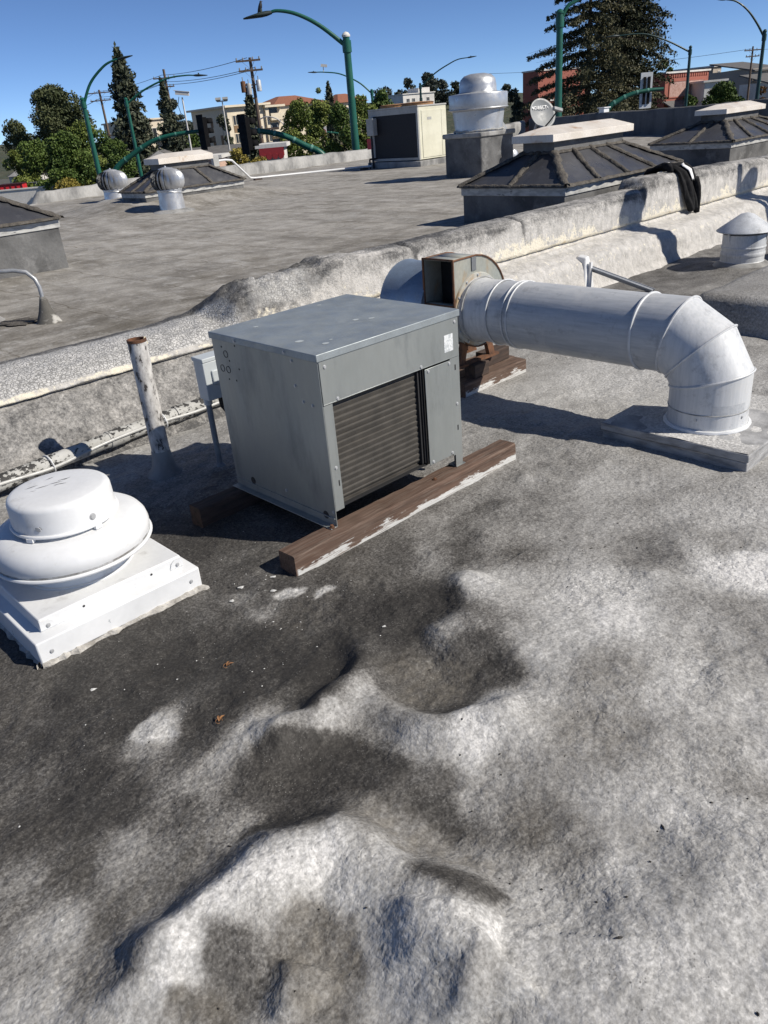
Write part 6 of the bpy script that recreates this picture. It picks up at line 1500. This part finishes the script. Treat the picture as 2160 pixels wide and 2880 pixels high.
def lamp(x, y, ztop, arm, r, label, mat=M_GREEN, capm=None, tilt=0.0):
    e = empty("street_lamp", (x, y, GZ0), 0, label, "street lamp", "green street lamps")
    H = ztop-GZ0
    part("pole", MB().tube([(0, 0, 0), (0, 0, H)], [r*1.35, r*0.92], 16), mat, e)
    part("base_plate", MB().lathe([(r*2.6, 0), (r*2.6, 0.05), (r*1.6, 0.08), (r*1.4, 0.35)], 16), mat, e)
    part("cap", MB().lathe([(r*1.12, H-0.02), (r*1.15, H+0.03), (r*0.7, H+0.10), (0.001, H+0.13)], 14), capm or mat, e)
    part("arm_clamp", MB().lathe([(r*1.25, H-0.45), (r*1.25, H-0.12)], 14), mat, e)
    pts = [(0, 0, H-0.28)]+[(a-x, 0, b_-GZ0) for a, b_ in arm]
    pb = bez(pts); n = len(pb)
    part("arm", MB().tube(pb, [r*0.62-(r*0.62-r*0.34)*i/n for i in range(n)], 10), mat, e, smooth=70)
    end = Vector(pts[-1]); dr = (Vector(pts[-1])-Vector(pts[-2])); dr.normalize()
    s_ = 1 if dr.x > 0 else -1
    L = 0.78
    hd = MB(); sec = [(-0.12, 0.045, 0.05), (0.05, 0.10, 0.075), (0.22, 0.16, 0.075), (0.45, 0.19, 0.055), (0.68, 0.15, 0.035), (0.80, 0.05, 0.02)]
    k = 10
    for (t, w, h_) in sec:
        for j in range(k):
            a = 2*PI*j/k; hd.v.append((t*s_, w*math.cos(a), h_*math.sin(a)))
    for i in range(len(sec)-1):
        for j in range(k): hd.f.append((i*k+j, i*k+(j+1) % k, (i+1)*k+(j+1) % k, (i+1)*k+j))
    hd.f.append(tuple(range(k))); hd.f.append(tuple((len(sec)-1)*k+j for j in range(k)))
    ang = math.atan2(dr.z, dr.x*s_)*0.9
    part("luminaire", hd, M_LAMP, e, loc=end, rot=(0, -ang*s_, 0), smooth=60)
    part("photocell", MB().lathe([(0.05, 0), (0.05, 0.08), (0.001, 0.09)], 10), M_LAMP, e, loc=end+Vector((0.22*s_, 0, 0.05)))
    return e
lamp(0.18, 29, 3.97, [(-0.63, 4.33), (-1.32, 4.69), (-1.89, 4.82), (-2.20, 4.78)], 0.118, "thick green street lamp in the centre with a bird on its head", capm=M_BWHITE)
lamp(8.02, 33, 4.41, [(8.28, 4.57), (8.61, 4.73), (9.35, 5.05), (10.2, 5.2)], 0.125, "thick green street lamp pole before the layered redwood")
lamp(-15.35, 52, 3.9, [(-14.69, 4.68), (-13.78, 5.43), (-13.15, 5.70), (-12.75, 5.76)], 0.135, "tall dark armed green street lamp before the left leafy trees")
lamp(-14.83, 60, 4.03, [(-13.52, 4.47), (-11.84, 5.02), (-10.58, 5.11), (-9.9, 5.06)], 0.11, "thin green street lamp right of the tall left one")
lamp(2.68, 90, 4.05, [(1.44, 4.86), (-0.35, 5.75), (-1.96, 6.04), (-2.8, 6.10)], 0.13, "distant green street lamp with a camera behind the centre lamp")
lamp(7.66, 90, 4.2, [(9.24, 5.06), (10.69, 5.76), (11.64, 6.09), (12.7, 6.17)], 0.12, "distant dark street lamp curving right above the upblast fan", M_GREEND)
lamp(24.28, 62, 4.12, [(22.9, 4.52), (21.56, 5.04), (20.58, 5.23), (19.1, 5.22)], 0.10, "thin dark street lamp before the brick shop", M_GREEND)
lamp(24.2, 51, 4.12, [(23.68, 4.57), (23.06, 5.25), (22.35, 5.72), (21.6, 5.88)], 0.10, "dark street lamp at the right edge arching left", M_GREEND)

# bird on the centre lamp
bd_ = empty("bird", (-2.42, 29, 4.86), 0, "small dark bird perched on the centre lamp head", "bird")
M_BIRD = surf("dark_plumage", (0.02, 0.02, 0.022), rough=0.7, scale=20)
part("body", MB().tube([(-0.10, 0, -0.06), (-0.05, 0, 0.03), (0, 0, 0.10), (0.02, 0, 0.17), (0.03, 0, 0.215), (0.04, 0, 0.245), (0.05, 0, 0.265)], [0.012, 0.04, 0.062, 0.052, 0.034, 0.036, 0.012], 12), M_BIRD, bd_, smooth=120)
part("beak", MB().tube([(0.06, 0, 0.245), (0.10, 0, 0.24)], [0.010, 0.002], 6), M_BIRD, bd_)
part("leg", MB().tube([(0.0, 0.02, 0.05), (0.01, 0.02, -0.06)], 0.006, 5), M_BIRD, bd_)
part("leg", MB().tube([(0.0, -0.02, 0.05), (0.01, -0.02, -0.06)], 0.006, 5), M_BIRD, bd_)

# ------------------------------------------------------------------ signal mast arms and hanging signals
M_SIG = surf("black_signal_housing", (0.008, 0.008, 0.009), rough=0.8, scale=6, spec=0.1)
M_BANDG = plain("pale_green_band", (0.10, 0.26, 0.20))
M_ALUM = surf("bare_alu_sign_back", (0.55, 0.57, 0.58), rough=0.5, metal=0.2, scale=4)
def mast(pts, y, r, label, foot):
    e = empty("signal_mast_arm", (foot, y, GZ0), 0, label, "mast arm", "green signal mast arms")
    P3 = [(a-foot, 0, b_-GZ0) for a, b_ in pts]
    P3 = [(0, 0, max(P3[0][2]-1.3, 0.8))]+P3
    pb = bez(P3); n = len(pb)
    part("arm", MB().tube(pb, [r-(r*0.45)*i/n for i in range(n)], 12), M_GREEN, e, smooth=70)
    part("pole", MB().tube([(0, 0, 0), (0, 0, P3[0][2]+0.1)], [r*1.5, r*1.3], 12), M_GREEN, e)
    for t in (0.35, 0.5, 0.65, 0.8):
        i = int(t*n); d = (pb[i+1]-pb[i]).normalized()
        part("strap_band", MB().tube([pb[i]-d*0.04, pb[i]+d*0.04], r*(1-0.45*t)*1.12, 12), M_BANDG, e)
    return e
mast([(-12.39, .25), (-11.39, .87), (-10.18, 1.43), (-8.93, 1.65), (-7.48, 1.70)], 45, 0.15, "green mast arm rising right behind the back skylight", -13.1)
mast([(-0.95, .52), (-1.56, .91), (-2.31, 1.30), (-3.09, 1.50), (-3.83, 1.57)], 30, 0.125, "nearest green mast arm curving left from the centre lamp", -0.15)
mast([(2.09, -1.04), (0.69, -.35), (-1.17, .41), (-3.2, .70)], 90, 0.15, "distant green mast arm carrying the no turn sign", 2.6)
mast([(10.81, 1.06), (11.24, 1.37), (11.81, 1.58), (12.47, 1.66), (13.11, 1.66)], 36, 0.115, "green mast arm rising right over the shaded parapet", 10.2)

def signal(x, y, z, s_, rz, label, lit=None, back=False):
    e = empty("traffic_signal", (x, y, z), rz, label, "traffic signal", "traffic signals on mast arms")
    part("backplate", MB().box(-0.30*s_, 0.30*s_, 0.10*s_, 0.13*s_, -0.62*s_, 0.62*s_), M_SIG, e, smooth=0)
    hs = part("housing", MB().box(-0.17*s_, 0.17*s_, -0.10*s_, 0.10*s_, -0.52*s_, 0.52*s_), M_SIG, e, bevel=0.02)
    for k in range(3):
        z_ = (0.34-0.34*k)*s_
        vz = MB(); n = 14
        for i in range(n+1):
            a = R(-20+220*i/n)
            for yy, rr__ in ((-0.10, 0.145), (-0.34, 0.145)): vz.v.append((rr__*s_*math.cos(a), yy*s_, z_+rr__*s_*math.sin(a)))
        for i in range(n): vz.f.append((2*i, 2*i+2, 2*i+3, 2*i+1))
        o = link("visor", vz.mesh("visor"), M_SIG, hs, smooth=60); o.modifiers.new("t", 'SOLIDIFY').thickness = 0.01
        col = (0.35, 0.02, 0.02) if k == 0 else ((0.10, 0.06, 0.01) if k == 1 else (0.01, 0.06, 0.03))
        part("lens", MB().lathe([(0.13*s_, -0.101*s_), (0.12*s_, -0.115*s_), (0.001, -0.13*s_)], 18, (0, 0, z_), 'y'), plain("lens_%d" % k, col, 0.3), hs)
    return e
signal(-7.40, 44.7, 1.62, 1.32, R(122), "black traffic signal on the left mast arm, seen from behind")
signal(-3.50, 29.7, 1.44, 1.0, R(122), "black traffic signal on the nearest mast arm, seen from behind")
signal(-3.4, 89.4, 0.50, 1.05, R(35), "distant traffic signal with red lens beside the no turn sign")
e = empty("traffic_signal", (12.42, 36.1, 1.66), R(8), "traffic signal with pale backplate on the right mast arm", "traffic signal", "traffic signals on mast arms")
part("backplate", MB().box(-0.26, 0.26, -0.02, 0.02, -0.66, 0.66), M_ALUM, e, smooth=0)
part("housing", MB().box(-0.14, -0.05, -0.08, -0.021, -0.5, 0.5).box(0.05, 0.14, -0.08, -0.021, -0.5, 0.5), M_SIG, e, smooth=0)
# no right turn sign
sg = empty("no_turn_sign", (-2.70, 89.3, 0.62), R(0), "square white no right turn sign with red ring", "sign")
part("plate", MB().box(-0.42, 0.42, 0, 0.03, -0.55, 0.55), M_BWHITE, sg, smooth=0)
part("red_ring", MB().lathe([(0.37, 0), (0.37, 0.012), (0.30, 0.012), (0.30, 0)], 28, (0, -0.02, 0), 'y', caps=False).bar((-0.24, -0.026, 0.24), (0.24, -0.026, -0.24), 0.012, 0.065, (0.7, 0, 0.7)), plain("sign_red", (0.5, 0.02, 0.03)), sg, smooth=0)
part("arrow", MB().box(-0.13, -0.06, -0.014, -0.004, -0.24, 0.12).box(-0.13, 0.12, -0.014, -0.004, 0.06, 0.13).prism([(0.10, 0.0), (0.10, 0.19), (0.23, 0.095)], 0.010, 'y', -0.014), M_SIG, sg, smooth=0)

# ------------------------------------------------------------------ poles and wires
M_POLE = surf("creosoted_pole", (0.16, 0.115, 0.085), (0.10, 0.075, 0.058), rough=0.95, scale=2, stretch=(3, 3, 0.4))
M_INS = surf("glass_insulator", (0.30, 0.32, 0.33), rough=0.4, scale=5)
def upole(x, y, ztop, r, arms, label, trans=()):
    e = empty("utility_pole", (x, y, GZ0), 0, label, "utility pole", "wooden utility poles")
    H = ztop-GZ0
    part("pole", MB().tube([(0.1, 0, 0), (0, 0, H)], [r*1.3, r*0.85], 10), M_POLE, e)
    for (z, a, b_) in arms:
        c_ = part("crossarm", MB().box(a-x, b_-x, -r-0.12, -r, z-GZ0-0.07, z-GZ0+0.07), M_POLE, e, smooth=0)
        for q in (0.04, 0.3, 0.7, 0.96):
            part("insulator", MB().lathe([(0.05, 0), (0.07, 0.06), (0.05, 0.12), (0.06, 0.17), (0.001, 0.20)], 8, (a-x+(b_-a)*q, -r-0.06, z-GZ0+0.07)), M_INS, c_)
        part("arm_brace", MB().bar((a-x+(b_-a)*0.25, -r-0.06, z-GZ0-0.05), (0, -r, z-GZ0-0.65), 0.04, 0.02).bar((a-x+(b_-a)*0.75, -r-0.06, z-GZ0-0.05), (0, -r, z-GZ0-0.65), 0.04, 0.02), M_INS, e, smooth=0)
    for (tx, tz, m_) in trans:
        t = part("transformer", MB().lathe([(0.19, -0.42), (0.21, -0.40), (0.21, 0.36), (0.17, 0.42), (0.001, 0.44)], 16, (tx-x, -0.25, tz-GZ0)), m_, e)
        part("bushing", MB().tube([(tx-x, -0.25, tz-GZ0+0.42), (tx-x, -0.25, tz-GZ0+0.72)], 0.04, 6), M_INS, t)
        part("bracket", MB().bar((tx-x, -0.25, tz-GZ0+0.1), (0, 0, tz-GZ0+0.1), 0.06, 0.10), M_INS, e)
    return e
upole(-7.66, 75, 6.85, 0.15, [(6.62, -8.85, -6.8), (5.90, -8.70, -6.70), (1.45, -8.0, -6.0)], "wooden utility pole with three transformers in the centre left", ((-8.5, 4.75, M_RUST), (-8.05, 4.55, M_CGREY), (-7.2, 4.75, M_ALUM)))
upole(-21.9, 110, 8.9, 0.17, [(7.95, -23.3, -20.6), (7.0, -22.6, -20.9)], "wooden utility pole behind the shorter conifer")
upole(-35.7, 130, 8.4, 0.17, [(8.0, -37.4, -33.9), (7.0, -37.2, -34.2), (2.4, -36.2, -33.4)], "wooden utility pole left of the tall narrow conifer")
upole(-55.7, 160, 8.3, 0.2, [(6.6, -57.6, -53.8)], "far utility pole before the tallest rounded tree")
upole(60.2, 130, 6.3, 0.14, [(5.8, 58.9, 61.5), (5.0, 59.2, 61.2)], "small utility pole before the right hillside houses")
def wire(a, b, sag, label):
    a = Vector(a); b = Vector(b); pts = [a+(b-a)*t-Vector((0, 0, sag*4*t*(1-t))) for t in np.linspace(0, 1, 20)]
    o = part("overhead_wire", MB().tube(pts, 0.025, 5), plain("wire_black", (0.03, 0.03, 0.035)), smooth=70)
    return tag(o, label, "wire", "overhead wires")
for (dz, dx, nm) in ((0.0, 0.0, "top"), (-0.75, 0.5, "middle"), (-1.0, -0.3, "lower")):
    wire((-7.9+dx, 75, 6.85+dz), (-22.3+dx, 110, 8.3+dz), 0.25, nm + " overhead wire left of the transformer pole")
    wire((-22.3+dx, 110, 8.3+dz), (-36.0+dx, 130, 8.2+dz), 0.3, nm + " overhead wire behind the left conifers")
    wire((-36.0+dx, 130, 8.2+dz), (-55.7+dx, 160, 7.0+dz), 0.5, nm + " overhead wire over the tallest rounded tree")
wire((60.2, 130, 6.0), (24.0, 150, 6.6), 0.6, "overhead wire behind the redwoods toward the hillside houses")
wire((60.2, 130, 5.9), (95, 150, 7.0), 0.6, "overhead wire over the right hillside houses")

# floodlight and camera poles
fl = empty("floodlight_pole", (-12.6, 90, GZ0), 0, "thin white floodlight pole before the cream flats", "floodlight")
part("pole", MB().tube([(0, 0, 0), (0, 0, 9.0)], [0.10, 0.06], 10), M_BWHITE, fl)
for sx in (-1, 1):
    part("lamp_head", MB().hexa([(-.28,-.2,-.12),(.28,-.2,-.12),(.2,.1,-.2),(-.2,.1,-.2),(-.28,-.2,.1),(.28,-.2,.1),(.2,.1,.14),(-.2,.1,.14)]), M_CGREY, fl, loc=(0.36*sx, 0, 9.1), rot=(R(-20), 0, 0), smooth=0)
part("head_bracket", MB().box(-0.5, 0.5, -0.04, 0.04, 8.85, 8.93), M_CGREY, fl, smooth=0)
cm = empty("camera_pole", (-11.04, 60, GZ0), 0, "slim white pole with a boxy camera among the wires", "camera")
part("pole", MB().tube([(0, 0, 0), (0, 0, 8.45)], [0.07, 0.05], 8), M_BWHITE, cm)
part("camera_body", MB().box(-0.45, 0.45, -0.12, 0.12, -0.11, 0.11).box(-0.55, 0.5, -0.15, 0.15, 0.11, 0.15), M_BWHITE, cm, loc=(0.05, 0, 8.68), rot=(0, R(9), 0), smooth=0)
part("cable", MB().tube([(-0.2, -0.05, 8.5), (-0.35, -0.1, 8.0), (-0.25, -0.1, 7.5), (0.0, -0.06, 7.3)], 0.02, 6), M_SIG, cm)
cm = empty("traffic_camera", (-2.0, 90, 6.12), 0, "small white camera on the distant lamp arm", "camera")
part("camera_body", MB().box(-0.32, 0.32, -0.12, 0.12, 0.38, 0.62), M_BWHITE, cm, rot=(0, R(10), 0), smooth=0)
part("camera_mount", MB().tube([(0, 0, -0.1), (0, 0, 0.4)], 0.04, 6), M_BWHITE, cm)
ba = empty("bracket_lamp", (-6.6, 74, GZ0), 0, "white bracket street light on the transformer pole", "street lamp")
part("arm", MB().tube(bez([(-0.9, 0.7, 6.85), (-0.2, 0.3, 6.98), (0.6, 0, 6.75), (1.2, 0, 6.2)]), 0.05, 8), M_BWHITE, ba)

# ------------------------------------------------------------------ small things on the left
rc = empty("container", (-38.8, 97, GZ0), R(8), "bright red ribbed container at the left edge", "container")
part("body", MB().box(-1.3, 1.25, 0, 2.0, 0.15, 2.75), plain("bright_red_paint", (0.62, 0.02, 0.03), 0.45), rc, bevel=0.03)
for k in range(5):
    part("rib", MB().box(-1.3+0.6*k, -1.22+0.6*k, -0.08, 0.0, 0.15, 2.75), plain("dark_rib", (0.10, 0.01, 0.012)), rc, smooth=0)
part("top_rail", MB().box(-1.36, 1.31, -0.1, 2.06, 2.75, 2.85), plain("dark_rail", (0.05, 0.01, 0.01)), rc, smooth=0)
gw = empty("garden_wall", (-31.4, 84, GZ0), 0, "pale boundary wall right of the red container", "wall")
part("wall", MB().box(-4.2, 3.0, 0, 0.3, 0, 2.7), M_BWHITE, gw, smooth=0)
part("coping", MB().box(-4.3, 3.1, -0.08, 0.38, 2.7, 2.82), M_BWHITE, gw, smooth=0)
fn = empty("chain_fence", (-41.5, 104, GZ0), 0, "thin rail fence in front of the dark parked car", "fence")
for k in range(7): part("post", MB().tube([(-4+1.4*k, 0, 0), (-4+1.4*k, 0, 2.6)], 0.05, 6), M_INS, fn)
for z in (0.9, 1.75, 2.55): part("rail", MB().tube([(-4, 0, z), (4.4, 0, z)], 0.035, 6), M_INS, fn)
cr_ = empty("parked_car", (-42.0, 110, GZ0+1.2), R(4), "dark parked car behind the rail fence at left", "car")
prof = [(-2.2, 0.45), (-2.15, 0.85), (-1.4, 0.98), (-0.75, 1.45), (0.75, 1.48), (1.45, 1.02), (2.15, 0.92), (2.25, 0.45)]
M_CAR = surf("dark_car_paint", (0.03, 0.035, 0.045), rough=0.25, scale=3)
part("body", MB().prism(prof, 1.7, 'y', 0), M_CAR, cr_, bevel=0.08)
part("side_window", MB().prism([(-1.2, 1.0), (-0.7, 1.38), (-0.05, 1.40), (-0.05, 1.0)], 0.02, 'y', -0.015), M_GLASS, cr_, smooth=0)
part("side_window", MB().prism([(0.05, 1.0), (0.05, 1.40), (0.7, 1.40), (1.2, 1.02)], 0.02, 'y', -0.015), M_GLASS, cr_, smooth=0)
for x in (-1.35, 1.4):
    w = part("wheel", MB().lathe([(0.34, -0.02), (0.34, 0.2), (0.2, 0.22)], 20, (x, 0, 0.34), 'y'), M_SIG, cr_)
    part("rim", MB().lathe([(0.2, -0.04), (0.001, -0.03)], 16, (x, 0, 0.34), 'y'), M_ALUM, w)
part("headlight", MB().box(-2.22, -2.1, 0.1, 0.45, 0.68, 0.82), M_ALUM, cr_, smooth=0)
part("headlight", MB().box(-2.22, -2.1, 1.25, 1.6, 0.68, 0.82), M_ALUM, cr_, smooth=0)
kind(part("verge", MB().box(-70, -25, 103, 130, 0, 1.2), M_GROUND, loc=(0, 0, GZ0), smooth=0), 'structure')
